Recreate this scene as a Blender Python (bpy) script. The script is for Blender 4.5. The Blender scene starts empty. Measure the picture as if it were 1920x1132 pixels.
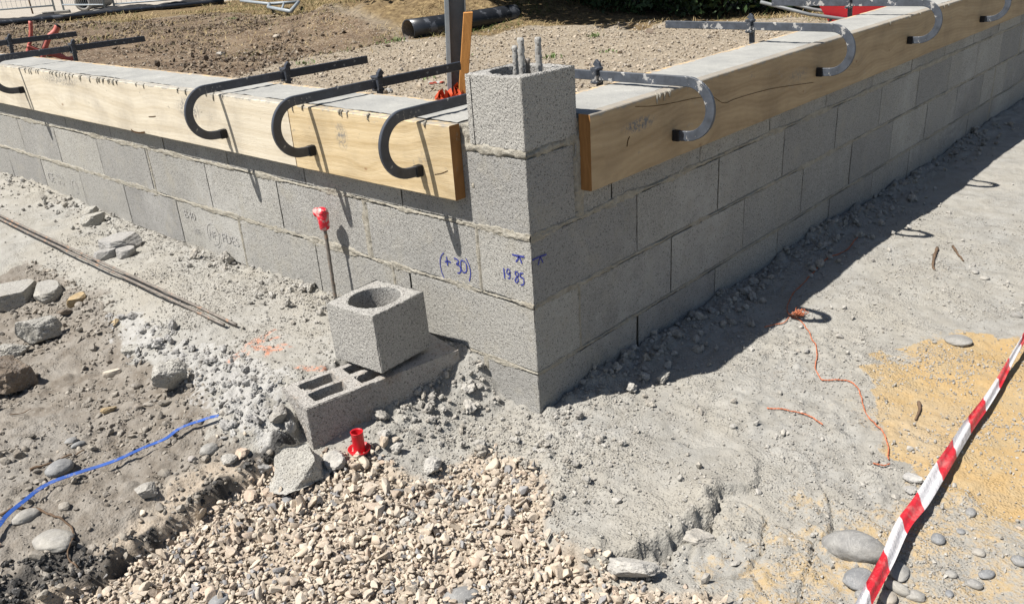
import bpy, math, random, time
T00 = time.time()
import numpy as np
from mathutils import Matrix, Vector
rad = math.radians
C = bpy.context.scene.collection
SC = bpy.context.scene

# ------------------------------------------------------------------ camera (solved from the block courses)
CP = np.array([1.4213, -1.5767, 1.3252]); YAW, PIT, ROL, FPX = 2.3327, -.4111, -.0688, 1576.7
_f = np.array([math.cos(PIT)*math.cos(YAW), math.cos(PIT)*math.sin(YAW), math.sin(PIT)])
_r = np.cross(_f, [0, 0, 1]); _r /= np.linalg.norm(_r); _u = np.cross(_r, _f)
_c, _s = math.cos(ROL), math.sin(ROL)
RM = np.array([_c*_r+_s*_u, -_s*_r+_c*_u, _f])
cam = bpy.data.objects.new('camera', bpy.data.cameras.new('camera')); C.objects.link(cam)
cam.data.sensor_width = 36; cam.data.lens = 36*FPX/1920; cam.data.clip_start = .05; cam.data.clip_end = 500
m4 = Matrix.Identity(4)
for i in range(3):
    m4[i][0] = RM[0][i]; m4[i][1] = RM[1][i]; m4[i][2] = -RM[2][i]; m4[i][3] = CP[i]
cam.matrix_world = m4; SC.camera = cam
SC.render.resolution_x, SC.render.resolution_y = 1024, 603

# ------------------------------------------------------------------ sky, sun, exposure
SUNV = Vector((-.27, -.57, 1)).normalized()
elev = math.asin(SUNV.z)
w = bpy.data.worlds.new('World'); SC.world = w; w.use_nodes = True
nt = w.node_tree; bg = nt.nodes['Background']
sky = nt.nodes.new('ShaderNodeTexSky'); sky.sky_type = 'NISHITA'; sky.sun_disc = False
sky.sun_elevation = elev; sky.sun_rotation = math.atan2(SUNV.x, SUNV.y) % (2*math.pi)
nt.links.new(sky.outputs[0], bg.inputs[0]); bg.inputs[1].default_value = .05
sun = bpy.data.objects.new('sun', bpy.data.lights.new('sun', 'SUN')); C.objects.link(sun)
sun.data.energy = 5.0; sun.data.angle = rad(.5); sun.data.color = (1, .955, .89)
sun.rotation_euler = SUNV.to_track_quat('Z', 'Y').to_euler()
SC.view_settings.view_transform = 'Standard'; SC.view_settings.look = 'None'
SC.view_settings.exposure = .80; SC.view_settings.gamma = 1
SC.cycles.max_bounces = 6; SC.cycles.diffuse_bounces = 3

# ------------------------------------------------------------------ geometry of the view (for measured positions)
def ray(U, V): return np.array([(U-960)/FPX, (566-V)/FPX, 1.]) @ RM
def onz(U, V, z=0.): d = ray(U, V); return CP+d*(z-CP[2])/d[2]
def onx(U, V, x=0.): d = ray(U, V); return CP+d*(x-CP[0])/d[0]
def ony(U, V, y=0.): d = ray(U, V); return CP+d*(y-CP[1])/d[1]

# ------------------------------------------------------------------ noise in numpy
def _h(ix, iy, s):
    a = (ix.astype(np.int64)*374761393 + iy.astype(np.int64)*668265263 + s*1442695041) & 0xffffffff
    a = ((a ^ (a >> 13))*1274126177) & 0xffffffff
    a = ((a ^ (a >> 16))*2246822519) & 0xffffffff
    return ((a ^ (a >> 15)) & 0xffffff)/float(0xffffff)
def vn(x, y, s=0):
    x = np.asarray(x, float); y = np.asarray(y, float)
    ix = np.floor(x); iy = np.floor(y); fx = x-ix; fy = y-iy
    fx = fx*fx*fx*(fx*(fx*6-15)+10); fy = fy*fy*fy*(fy*(fy*6-15)+10)
    a = _h(ix, iy, s); b = _h(ix+1, iy, s); c = _h(ix, iy+1, s); d = _h(ix+1, iy+1, s)
    return (a*(1-fx)+b*fx)*(1-fy)+(c*(1-fx)+d*fx)*fy
def fbm(x, y, s=0, o=4, g=.5):
    t = 0; a = 1; n = 0
    x = np.asarray(x, float); y = np.asarray(y, float)
    for k in range(o):
        xr, yr = x*.8-y*.6, x*.6+y*.8
        t = t+a*(vn(x, y, s+k*7)-.5); n += a; a *= g; x = xr*2.03; y = yr*2.03
    return t/n*2
def worley(x, y, s=0):
    ix = np.floor(x); iy = np.floor(y)
    f1 = np.full(np.shape(x), 9.); f2 = f1.copy(); idv = np.zeros(np.shape(x))
    for dx in (-1, 0, 1):
        for dy in (-1, 0, 1):
            cx, cy = ix+dx, iy+dy
            px = cx+_h(cx, cy, s); py = cy+_h(cx, cy, s+11)
            d = np.hypot(px-x, py-y); r = _h(cx, cy, s+23)
            m = d < f1; f2 = np.where(m, f1, np.minimum(f2, d)); idv = np.where(m, r, idv); f1 = np.where(m, d, f1)
    return f1, f2, idv
def sst(a, b, x): t = np.clip((x-a)/(b-a), 0, 1); return t*t*(3-2*t)
def polyw(pts, z=0.): return np.array([onz(u, v, z)[:2] for u, v in pts])
def sd_poly(P, x, y):
    """signed distance, positive inside"""
    x = np.asarray(x, float); y = np.asarray(y, float)
    d = np.full(x.shape, 1e9); ins = np.zeros(x.shape, bool); n = len(P)
    for i in range(n):
        ax, ay = P[i]; bx, by = P[(i+1) % n]
        ex, ey = bx-ax, by-ay; t = np.clip(((x-ax)*ex+(y-ay)*ey)/(ex*ex+ey*ey+1e-12), 0, 1)
        d = np.minimum(d, np.hypot(x-ax-t*ex, y-ay-t*ey))
        c = ((ay > y) != (by > y)) & (x < ex*(y-ay)/(ey if abs(ey) > 1e-9 else 1e-9)+ax)
        ins ^= c
    return np.where(ins, d, -d)
def d_line(P, x, y):
    d = np.full(np.shape(x), 1e9)
    for i in range(len(P)-1):
        ax, ay = P[i]; bx, by = P[i+1]
        ex, ey = bx-ax, by-ay; t = np.clip(((x-ax)*ex+(y-ay)*ey)/(ex*ex+ey*ey+1e-12), 0, 1)
        d = np.minimum(d, np.hypot(x-ax-t*ex, y-ay-t*ey))
    return d

# ------------------------------------------------------------------ height of the ground
ZI = .15                                   # level of the yard inside the walls
ctrl = []
for q in [(0, 325), (80, 345), (160, 385), (245, 418), (340, 455), (460, 500), (600, 545), (700, 590), (800, 628), (850, 640), (915, 680)]:
    p = ony(*q); ctrl.append((p[0], -.005, p[2]))
ctrl += [(-.165, -.005, .03), (-.08, -.005, .03), (-.5, -.07, .17), (-.42, -.06, .165)]
for y in (0, .25, .5, .8, 1, 1.5, 2, 2.6, 3.4, 4.5, 6): ctrl.append((.005, y, .035 if y < 2.2 else .005))
def cz(L):
    for u, v, z in L:
        p = onz(u, v, z); ctrl.append((p[0], p[1], z))
cz([(1100, 850, .02), (1300, 800, .02), (1500, 700, .02), (1700, 500, .015), (1850, 300, 0), (1900, 700, 0), (1500, 1000, 0),
    (1800, 1050, -.01), (1300, 1110, -.01), (960, 1132, -.01), (600, 1110, -.02), (900, 1000, -.01), (700, 930, .02), (400, 1050, 0),
    (160, 1100, .0), (640, 870, .035), (700, 850, .04), (800, 800, .045), (850, 770, .05), (900, 790, .02), (960, 795, .02),
    (850, 730, .09), (868, 690, .14), (440, 600, .185), (300, 620, .16), (540, 650, .185), (100, 460, .17), (0, 405, .18), (540, 705, .185),
    (490, 740, .17), (430, 700, .165), (250, 520, .18)])
# the plateau (its own +.05 step is added separately)
cz([(0, 560, .05), (100, 640, .05), (250, 700, .05), (100, 800, .05), (300, 830, .05), (400, 830, .06), (200, 950, .03), (50, 1000, .03)])
ctrl += [(-7, -.3, .15), (-8, -4, .05), (-3, -3, .05), (0, -3, 0), (3, -2, 0), (4, 1, 0), (3, 6, 0), (1, 8, 0), (5, -5, 0), (-2, -2, .05)]
P_PLAT = polyw([(-2500, 150), (0, 200), (300, 330), (600, 470), (760, 560), (775, 600), (700, 700), (600, 760), (556, 832), (480, 870), (400, 912), (330, 948), (250, 992), (180, 1040), (60, 1090), (-300, 1250), (-2500, 1200)], .08)
CT = np.array(ctrl)
CT[:, 2] -= np.array([.045*(sd_poly(P_PLAT, np.array([a]), np.array([b]))[0] > 0)*(z > .1) for a, b, z in CT])
def _phi(r): return r*r*np.log(r+1e-6)
_K = _phi(np.hypot(CT[:, None, 0]-CT[None, :, 0], CT[:, None, 1]-CT[None, :, 1]))
_n = len(CT); _A = np.zeros((_n+3, _n+3)); _A[:_n, :_n] = _K+np.eye(_n)*.004
_A[:_n, _n] = 1; _A[:_n, _n+1] = CT[:, 0]; _A[:_n, _n+2] = CT[:, 1]; _A[_n:, :_n] = _A[:_n, _n:].T
_W = np.linalg.solve(_A, np.r_[CT[:, 2], 0, 0, 0])
def rbf(x, y):
    o = _W[_n]+_W[_n+1]*x+_W[_n+2]*y
    for i in range(_n): o = o+_W[i]*_phi(np.hypot(x-CT[i, 0], y-CT[i, 1]))
    return o
P_SLAB = polyw([(1010, 860), (1150, 800), (1420, 850), (1420, 900), (1340, 930), (1338, 965), (1285, 988), (1240, 1022), (1150, 1052), (1090, 1040), (1030, 1010)], .03)
L_SLAB = polyw([(1338, 940), (1338, 965), (1285, 988), (1240, 1022), (1150, 1052), (1090, 1040)], .03)
P_GRAV = polyw([(-100, 1250), (60, 1120), (190, 1055), (330, 965), (430, 905), (500, 885), (610, 890), (700, 880), (800, 905), (880, 870), (960, 880), (1010, 930), (1020, 1010), (1080, 1070), (1200, 1105), (1330, 1135), (1400, 1300), (600, 1700)], 0)
P_DIRT = polyw([(-900, 480), (0, 515), (60, 500), (150, 545), (215, 590), (240, 650), (310, 700), (390, 740), (405, 800), (540, 850), (480, 870), (400, 912), (330, 950), (180, 1045), (60, 1100), (-300, 1250), (-2500, 1200)], .1)
P_WHITE = polyw([(200, 590), (260, 590), (330, 640), (420, 680), (480, 700), (560, 760), (570, 850), (500, 850), (410, 800), (395, 750), (330, 720), (290, 680)], .15)
P_SAND = polyw([(2100, 610), (1800, 640), (1700, 655), (1650, 690), (1600, 760), (1640, 830), (1700, 870), (1660, 900), (1560, 980), (1480, 1010), (1400, 1060), (1420, 1250), (2600, 1400)], 0)
P_SANDR = polyw([(2100, 600), (1800, 640), (1680, 660), (1620, 720), (1690, 850), (1750, 900), (1850, 960), (2200, 980)], 0)
P_SANDL = polyw([(1330, 985), (1480, 930), (1640, 900), (1640, 1020), (1480, 1150), (1380, 1150), (1300, 1050)], 0)
L_STEP = polyw([(545, 838), (480, 872), (400, 912), (330, 950), (270, 985), (190, 1040)], .07)
P_TAR = polyw([(-80, 1150), (-10, 1100), (60, 1060), (150, 1030), (190, 1050), (240, 1040), (200, 1075), (90, 1110), (20, 1160)], .03)
P_TRACK = polyw([(380, 200), (430, 168), (520, 128), (620, 108), (745, 88), (850, 78), (1000, 62), (1300, 50), (1500, 42), (1560, 60), (1700, 60), (1500, 400), (900, 400)], ZI)
P_SOIL = polyw([(-900, 60), (0, 45), (230, 40), (420, 28), (560, 30), (640, 60), (760, 84), (640, 110), (520, 130), (400, 180), (300, 260), (-900, 400)], ZI)
MOUND = onz(735, 55, ZI)
def inside(x, y): return sst(0, .12, np.minimum(-x-.06, y-.06))
def clods(x, y):
    """how crumbly the surface is"""
    wl = np.exp(-(np.maximum(-y, 0)/.16)**2)*(x < .0)*(x > -6)*sst(-.4, .1, y+.4)
    wr = np.exp(-(np.maximum(x, 0)/.13)**2)*(y > -.1)*(x > 0)
    corner = np.exp(-(((x+.28)/.22)**2+((y+.22)/.22)**2))
    front = .7*np.exp(-(((x-.12)/.3)**2+((y+.15)/.2)**2))
    t = fbm(x*2.3, y*2.3, 5, 3)
    base = .16+.35*sst(.05, .5, t)
    wh = sst(-.02, .05, sd_poly(P_WHITE, x, y))*.9
    se = np.exp(-(d_line(L_SLAB, x, y)/.08)**2)*.8
    sl = sst(-.01, .05, sd_poly(P_SANDL, x, y))*.55
    di = sst(-.02, .05, sd_poly(P_DIRT, x, y))*.65
    return np.clip(np.maximum.reduce([base, wl*.9, wr*.85, corner*1.1, front, wh, se, sl, di]), 0, 1.1)
def hsmooth(x, y):
    x = np.asarray(x, float); y = np.asarray(y, float)
    far = sst(6, 9, np.hypot(x, y))
    h = rbf(np.clip(x, -9, 6), np.clip(y, -6, 9))*(1-far)
    j = fbm(x*14, y*14, 3, 3)*.03
    h = h+.045*sst(-.010, .012, sd_poly(P_PLAT, x, y)+j*.7+.014*fbm(x*40, y*40, 93, 3))*(1-far)
    ds = sd_poly(P_SLAB, x, y)+j*.6
    h = h+.040*sst(-.002, .005, ds+.012*fbm(x*45, y*45, 91, 3))*np.exp(-np.maximum(d_line(L_SLAB, x, y)-.03, 0)/.16)
    ii = inside(x, y)
    hi = ZI+.95*np.exp(-(((x-MOUND[0]+.5)/2.0)**2+((y-MOUND[1]-1.6)/1.7)**2))*(1+.35*fbm(x*1.5, y*1.5, 9, 3))
    hi = hi+.10*np.exp(-(sd_poly(P_TRACK, x, y)/.25)**2)*.5
    hi = hi+.05*fbm(x*.9, y*.9, 31, 3)
    return h*(1-ii)+hi*ii
PITS = [(*onz(1328, 990, .0)[:2], .030, .04), (*onz(1300, 1002, .0)[:2], .022, .03), (*onz(1245, 1042, .0)[:2], .02, .03), (*onz(1340, 955, .0)[:2], .018, .02)]
def hfull(x, y):
    h = hsmooth(x, y)
    cl = clods(x, y); ii = inside(x, y); cl = cl*(1-ii)+.35*ii
    amp = 1/(1+(np.hypot(x-CP[0], y-CP[1])/14)**2)
    h = h+.012*fbm(x*5, y*5, 1, 4)
    f1, f2, r = worley(x/.045, y/.045, 3)
    h = h+cl*amp*.020*np.maximum(0, 1-(f1/.62)**2)*np.where(r > .35, r, 0)
    f1, f2, r = worley(x/.02, y/.02, 17)
    h = h+(cl*.9+.08)*amp*.0085*np.maximum(0, 1-(f1/.62)**2)*np.where(r > .3, r, 0)
    h = h+.028*np.exp(-(np.maximum(x, 0)/.10)**2)*(x > 0)*(y > .1)*np.clip(.4+1.3*fbm(x*7, y*7, 66, 4), 0, 1.4)*(1-ii)
    # a few open cracks in the dry crust
    wx = x+.05*fbm(x*4, y*4, 77, 3); wy = y+.05*fbm(x*4, y*4, 78, 3)
    f1, f2, r = worley(wx/.17, wy/.17, 41)
    ck = (1-sst(.01, .07, f2-f1))*sst(.03, .1, sd_poly(P_SANDL, x, y)+.08)
    h = h-.018*ck
    dl_ = d_line(L_STEP, x, y); h = h-.012*np.exp(-(dl_/.02)**2)*(sd_poly(P_PLAT, x, y) < 0)
    for (cu, cv, rr_, dd_) in PITS: h = h-dd_*np.exp(-(((x-cu)**2+(y-cv)**2)/rr_**2)**2)
    g = sst(-.02, .03, sd_poly(P_GRAV, x, y)+fbm(x*9, y*9, 8, 3)*.05)
    return h-.012*g
def _look(T, x, y):
    x = np.atleast_1d(np.asarray(x, float)); y = np.atleast_1d(np.asarray(y, float))
    i = np.clip(np.searchsorted(gx, x)-1, 0, len(gx)-2); j = np.clip(np.searchsorted(gy, y)-1, 0, len(gy)-2)
    fx = np.clip((x-gx[i])/(gx[i+1]-gx[i]), 0, 1); fy = np.clip((y-gy[j])/(gy[j+1]-gy[j]), 0, 1)
    return (T[i, j]*(1-fx)+T[i+1, j]*fx)*(1-fy)+(T[i, j+1]*(1-fx)+T[i+1, j+1]*fx)*fy
def hit(u, v, z0=.2):
    """where the line of sight through a point of the photograph meets the ground"""
    d = ray(u, v); t = (1.0-CP[2])/d[2]; z = 0
    for _ in range(3000):
        p = CP+d*t
        if p[2] < _look(ZG, p[0], p[1])[0]: break
        t += .004 if t < 5 else .02
    return CP+d*t
def hz(x, y): return float(max(_look(ZG, x+a, y+b)[0] for a, b in ((0, 0), (.005, 0), (-.005, 0), (0, .005), (0, -.005))))

# ------------------------------------------------------------------ mesh helpers
def mesh(name, V, F, mats=None, mi=None, smooth=False, attrs=None):
    """V (n,3); F list of faces or (m,k) array"""
    me = bpy.data.meshes.new(name)
    V = np.ascontiguousarray(V, np.float32)
    if isinstance(F, np.ndarray):
        m, k = F.shape
        me.vertices.add(len(V)); me.vertices.foreach_set('co', V.ravel())
        me.loops.add(m*k); me.loops.foreach_set('vertex_index', F.astype(np.int32).ravel())
        me.polygons.add(m); me.polygons.foreach_set('loop_start', (np.arange(m)*k).astype(np.int32))
        me.polygons.foreach_set('loop_total', np.full(m, k, np.int32))
        me.update(calc_edges=True)
    else:
        me.from_pydata(V.tolist(), [], [list(map(int, f)) for f in F]); me.update()
    if mats:
        for m in (mats if isinstance(mats, (list, tuple)) else [mats]): me.materials.append(m)
    if mi is not None: me.polygons.foreach_set('material_index', np.asarray(mi, np.int32))
    me.polygons.foreach_set('use_smooth', np.full(len(me.polygons), bool(smooth)))
    for n, a in (attrs or {}).items():
        a = np.asarray(a, np.float32)
        if a.ndim == 1:
            at = me.attributes.new(n, 'FLOAT', 'POINT'); at.data.foreach_set('value', a)
        else:
            at = me.attributes.new(n, 'FLOAT_COLOR', 'POINT'); at.data.foreach_set('color', a.ravel())
    me.validate()
    return me
def put(name, me, parent=None, loc=(0, 0, 0), rz=0.):
    o = bpy.data.objects.new(name, me); C.objects.link(o); o.location = loc; o.rotation_euler = (0, 0, rz)
    if parent is not None: o.parent = parent
    return o
def tag(o, label=None, cat=None, group=None, kind=None):
    if label: o['label'] = label
    if cat: o['category'] = cat
    if group: o['group'] = group
    if kind: o['kind'] = kind
    return o
def empty(name, loc, label, cat, group=None, rz=0.):
    o = bpy.data.objects.new(name, None); C.objects.link(o); o.location = loc; o.rotation_euler = (0, 0, rz)
    o.empty_display_size = .05
    return tag(o, label, cat, group)
class MB:
    """collects pieces into ONE mesh; coordinates are world ones, shifted to the parent's base on build"""
    def __init__(s): s.V = []; s.F = []; s.M = []; s.T = []; s.n = 0
    def add(s, V, F, mi=0, tint=.5):
        V = np.asarray(V, float); s.V.append(V); s.F += [[int(i)+s.n for i in f] for f in F]; s.M += [mi]*len(F)
        s.T.append(np.full(len(V), tint) if np.isscalar(tint) else tint); s.n += len(V); return s
    def box(s, a, b, bev=0., mi=0, M=None, tint=.5):
        a = np.minimum(a, b), np.maximum(a, b); lo, hi = a
        if bev <= 0:
            V = [(x, y, z) for x in (lo[0], hi[0]) for y in (lo[1], hi[1]) for z in (lo[2], hi[2])]
            F = [(0, 1, 3, 2), (4, 6, 7, 5), (0, 4, 5, 1), (2, 3, 7, 6), (0, 2, 6, 4), (1, 5, 7, 3)]
        else:
            V = []; idx = {}
            for x in (0, 1):
                for y in (0, 1):
                    for z in (0, 1):
                        for ax in range(3):
                            c = [lo[0] if x == 0 else hi[0], lo[1] if y == 0 else hi[1], lo[2] if z == 0 else hi[2]]
                            for k, q in enumerate((x, y, z)):
                                if k != ax: c[k] += bev if q == 0 else -bev
                            idx[(x, y, z, ax)] = len(V); V.append(c)
            F = []
            for ax in range(3):
                o1, o2 = (ax+1) % 3, (ax+2) % 3
                for q in (0, 1):
                    f = []
                    for (p1, p2) in ((0, 0), (1, 0), (1, 1), (0, 1)):
                        k = [0, 0, 0]; k[ax] = q; k[o1] = p1; k[o2] = p2; f.append(idx[(k[0], k[1], k[2], ax)])
                    F.append(f if q else f[::-1])
            for ax in range(3):
                o1, o2 = (ax+1) % 3, (ax+2) % 3
                for p1 in (0, 1):
                    for p2 in (0, 1):
                        def g(e, which):
                            k = [0, 0, 0]; k[ax] = e; k[o1] = p1; k[o2] = p2; return idx[(k[0], k[1], k[2], which)]
                        f = [g(0, o1), g(1, o1), g(1, o2), g(0, o2)]
                        F.append(f if (p1 ^ p2) else f[::-1])
            for x in (0, 1):
                for y in (0, 1):
                    for z in (0, 1):
                        f = [idx[(x, y, z, 0)], idx[(x, y, z, 1)], idx[(x, y, z, 2)]]
                        F.append(f if (x+y+z) % 2 else f[::-1])
        V = np.array(V, float)
        if M is not None: V = V @ np.array(M)[:3, :3].T+np.array(M)[:3, 3]
        return s.add(V, F, mi, tint)
    def tube(s, pts, r, n=8, mi=0, caps=True, rough=0., seed=0, tint=.5):
        pts = np.array(pts, float); k = len(pts); rs = np.full(k, r) if np.isscalar(r) else np.array(r, float)
        rg = np.random.default_rng(seed); up = np.array([0, 0, 1.]); V = []
        for i in range(k):
            t = pts[min(i+1, k-1)]-pts[max(i-1, 0)]; t /= np.linalg.norm(t)+1e-9
            a = np.cross(t, up if abs(t[2]) < .9 else np.array([1., 0, 0])); a /= np.linalg.norm(a); b = np.cross(t, a)
            for j in range(n):
                an = 2*math.pi*j/n; V.append(pts[i]+(a*math.cos(an)+b*math.sin(an))*rs[i]*(1+rough*rg.uniform(-1, 1)))
        F = [(i*n+j, i*n+(j+1) % n, (i+1)*n+(j+1) % n, (i+1)*n+j) for i in range(k-1) for j in range(n)]
        if caps: F += [tuple(range(n))[::-1], tuple((k-1)*n+j for j in range(n))]
        return s.add(V, F, mi, tint)
    def build(s, name, mats, parent=None, smooth=False, label=None):
        V = np.vstack(s.V); off = np.zeros(3)
        if parent is not None:
            l = parent; chain = []
            while l is not None: chain.append(l); l = l.parent
            rz = 0
            for q in chain[::-1]:
                c, sn = math.cos(rz), math.sin(rz)
                off = off+np.array([c*q.location.x-sn*q.location.y, sn*q.location.x+c*q.location.y, q.location.z]); rz += q.rotation_euler.z
            c, sn = math.cos(-rz), math.sin(-rz)
            D = V-off; V = np.stack([c*D[:, 0]-sn*D[:, 1], sn*D[:, 0]+c*D[:, 1], D[:, 2]], 1); loc = (0, 0, 0)
        else:
            loc = (V[:, 0].mean(), V[:, 1].mean(), V[:, 2].min()); V = V-np.array(loc)
        o = put(name, mesh(name, V, s.F, mats, s.M, smooth, {'tint': np.concatenate(s.T)}), parent, loc)
        if label: o['label'] = label
        return o
def grid_faces(nu, nv):
    i, j = np.meshgrid(np.arange(nu-1), np.arange(nv-1), indexing='ij'); a = (i*nv+j).ravel()
    return np.stack([a, a+nv, a+nv+1, a+1], 1)
def catmull(P, k=6):
    P = np.array(P, float); Q = np.vstack([2*P[0]-P[1], P, 2*P[-1]-P[-2]]); out = []
    for i in range(1, len(Q)-2):
        for t in np.linspace(0, 1, k, endpoint=False):
            a, b, c, d = Q[i-1], Q[i], Q[i+1], Q[i+2]
            out.append(.5*(2*b+(c-a)*t+(2*a-5*b+4*c-d)*t*t+(3*b-a-3*c+d)*t**3))
    out.append(P[-1]); return np.array(out)
def ico(sub):
    t = (1+5**.5)/2
    V = [(-1, t, 0), (1, t, 0), (-1, -t, 0), (1, -t, 0), (0, -1, t), (0, 1, t), (0, -1, -t), (0, 1, -t), (t, 0, -1), (t, 0, 1), (-t, 0, -1), (-t, 0, 1)]
    F = [(0, 11, 5), (0, 5, 1), (0, 1, 7), (0, 7, 10), (0, 10, 11), (1, 5, 9), (5, 11, 4), (11, 10, 2), (10, 7, 6), (7, 1, 8), (3, 9, 4), (3, 4, 2), (3, 2, 6), (3, 6, 8), (3, 8, 9), (4, 9, 5), (2, 4, 11), (6, 2, 10), (8, 6, 7), (9, 8, 1)]
    V = [np.array(v, float)/math.sqrt(1+t*t) for v in V]
    for _ in range(sub):
        mid = {}; G = []
        def mp(a, b):
            k = (min(a, b), max(a, b))
            if k not in mid:
                v = V[a]+V[b]; V.append(v/np.linalg.norm(v)); mid[k] = len(V)-1
            return mid[k]
        for a, b, c in F:
            x, y, z = mp(a, b), mp(b, c), mp(c, a); G += [(a, x, z), (b, y, x), (c, z, y), (x, y, z)]
        F = G
    return np.array(V), np.array(F)
ICO = {k: ico(k) for k in (0, 1, 2, 3, 4)}
def chiselled(sub, rg, planes=9, lo=.5, hi=.85):
    V, F = ICO[sub]; V = V.copy()
    for _ in range(planes):
        n = rg.normal(size=3); n /= np.linalg.norm(n); d = rg.uniform(lo, hi)
        k = V @ n-d; V = V-np.outer(np.maximum(k, 0), n)
    return V, F
def n3(V, f, s):      # cheap 3-D noise from three planes
    return (fbm(V[:, 0]*f+5, V[:, 1]*f+V[:, 2]*f*.7, s, 3)+fbm(V[:, 1]*f-3, V[:, 2]*f+V[:, 0]*f*.6, s+1, 3)+fbm(V[:, 2]*f+9, V[:, 0]*f-V[:, 1]*f*.5, s+2, 3))/1.6
def scatter(name, P, S, variants, mats, seed, flat=.7, sink=.25, smooth=False, tints=None, asp=.35):
    """many small stones baked into one mesh: P (n,3) ground points, S (n,) sizes"""
    rg = np.random.default_rng(seed); n = len(P); nv = len(variants)
    Vs, Fs, Ts = [], [], []; off = 0; which = rg.integers(0, nv, n)
    T = rg.random(n) if tints is None else tints
    for k, (V, F) in enumerate(variants):
        I = np.where(which == k)[0]; m = len(I)
        if not m: continue
        q = rg.normal(size=(m, 4)); q[:, 1:3] *= .45; q /= np.linalg.norm(q, axis=1)[:, None]; w_, x, y, z = q.T[0], q.T[1], q.T[2], q.T[3]
        R = np.stack([1-2*(y*y+z*z), 2*(x*y-z*w_), 2*(x*z+y*w_), 2*(x*y+z*w_), 1-2*(x*x+z*z), 2*(y*z-x*w_), 2*(x*z-y*w_), 2*(y*z+x*w_), 1-2*(x*x+y*y)], 1).reshape(m, 3, 3)
        sc = np.stack([rg.uniform(1-asp, 1+asp, m), rg.uniform(1-asp, 1+asp, m), np.full(m, flat)*rg.uniform(.75, 1.2, m)], 1)*S[I][:, None]*.5
        W = V[None]*sc[:, None, :]
        W = np.einsum('mij,mvj->mvi', R, W)
        W[:, :, 2] += -W[:, :, 2].min(1)[:, None]*(1-sink*rg.uniform(.4, 1.6, m))[:, None]
        W += P[I][:, None, :]
        Vs.append(W.reshape(-1, 3)); nn = len(V)
        Fs.append((F[None]+(np.arange(m)*nn)[:, None, None]+off).reshape(-1, 3)); off += m*nn
        Ts.append(np.repeat(T[I], nn))
    V = np.vstack(Vs); F = np.vstack(Fs)
    return put(name, mesh(name, V, F, mats, None, smooth, {'tint': np.concatenate(Ts)}))

# ------------------------------------------------------------------ materials
class Mat:
    def __init__(s, name, rough=.9, spec=.3, metal=0.):
        s.m = bpy.data.materials.new(name); s.m.use_nodes = True; s.t = s.m.node_tree; s.b = s.t.nodes['Principled BSDF']
        s.b.inputs['Roughness'].default_value = rough; s.b.inputs['Specular IOR Level'].default_value = spec; s.b.inputs['Metallic'].default_value = metal
        s.co = s.t.nodes.new('ShaderNodeTexCoord').outputs['Object']
    def n(s, ty, **k):
        a = s.t.nodes.new(ty)
        for q, v in k.items(): setattr(a, q, v)
        return a
    def l(s, a, b):
        if isinstance(a, bpy.types.NodeSocket): s.t.links.new(a, b)
        else: b.default_value = a
    def noise(s, scale, detail=4, rough=.55, co=None, dist=0.):
        a = s.n('ShaderNodeTexNoise'); s.l(co or s.co, a.inputs['Vector']); a.inputs['Scale'].default_value = scale
        a.inputs['Detail'].default_value = detail; a.inputs['Roughness'].default_value = rough; a.inputs['Distortion'].default_value = dist; return a.outputs[0]
    def vor(s, scale, co=None, feat='F1', out='Distance', rnd=1.):
        a = s.n('ShaderNodeTexVoronoi', feature=feat); s.l(co or s.co, a.inputs['Vector']); a.inputs['Scale'].default_value = scale; a.inputs['Randomness'].default_value = rnd; return a.outputs[out]
    def ramp(s, x, lo, hi, a=0., b=1.):
        r = s.n('ShaderNodeMapRange', clamp=True); s.l(x, r.inputs[0]); r.inputs[1].default_value = lo; r.inputs[2].default_value = hi
        r.inputs[3].default_value = a; r.inputs[4].default_value = b; return r.outputs[0]
    def mix(s, f, a, b, mode='MIX'):
        q = s.n('ShaderNodeMix', data_type='RGBA', blend_type=mode); s.l(f, q.inputs[0])
        for v, i in ((a, 6), (b, 7)):
            if isinstance(v, (tuple, list)): v = (*v, 1) if len(v) == 3 else v
            s.l(v, q.inputs[i])
        return q.outputs[2]
    def math(s, op, a, b=0., c=0.):
        q = s.n('ShaderNodeMath', operation=op); s.l(a, q.inputs[0]); s.l(b, q.inputs[1]); s.l(c, q.inputs[2]); return q.outputs[0]
    def attr(s, name, out='Fac'):
        a = s.n('ShaderNodeAttribute', attribute_name=name); return a.outputs[out]
    def map(s, sc=(1, 1, 1), rot=(0, 0, 0), loc=(0, 0, 0)):
        a = s.n('ShaderNodeMapping'); s.l(s.co, a.inputs[0]); a.inputs['Scale'].default_value = sc; a.inputs['Rotation'].default_value = rot; a.inputs['Location'].default_value = loc; return a.outputs[0]
    def bump(s, h, dist, st=1., prev=None):
        a = s.n('ShaderNodeBump'); s.l(h, a.inputs['Height']); a.inputs['Distance'].default_value = dist; a.inputs['Strength'].default_value = st
        if prev is not None: s.l(prev, a.inputs['Normal'])
        return a.outputs[0]
    def out(s, col=None, nor=None, rough=None):
        if col is not None:
            if isinstance(col, (tuple, list)): col = (*col, 1)
            s.l(col, s.b.inputs['Base Color'])
        if nor is not None: s.l(nor, s.b.inputs['Normal'])
        if rough is not None: s.l(rough, s.b.inputs['Roughness'])
        return s.m
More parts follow.
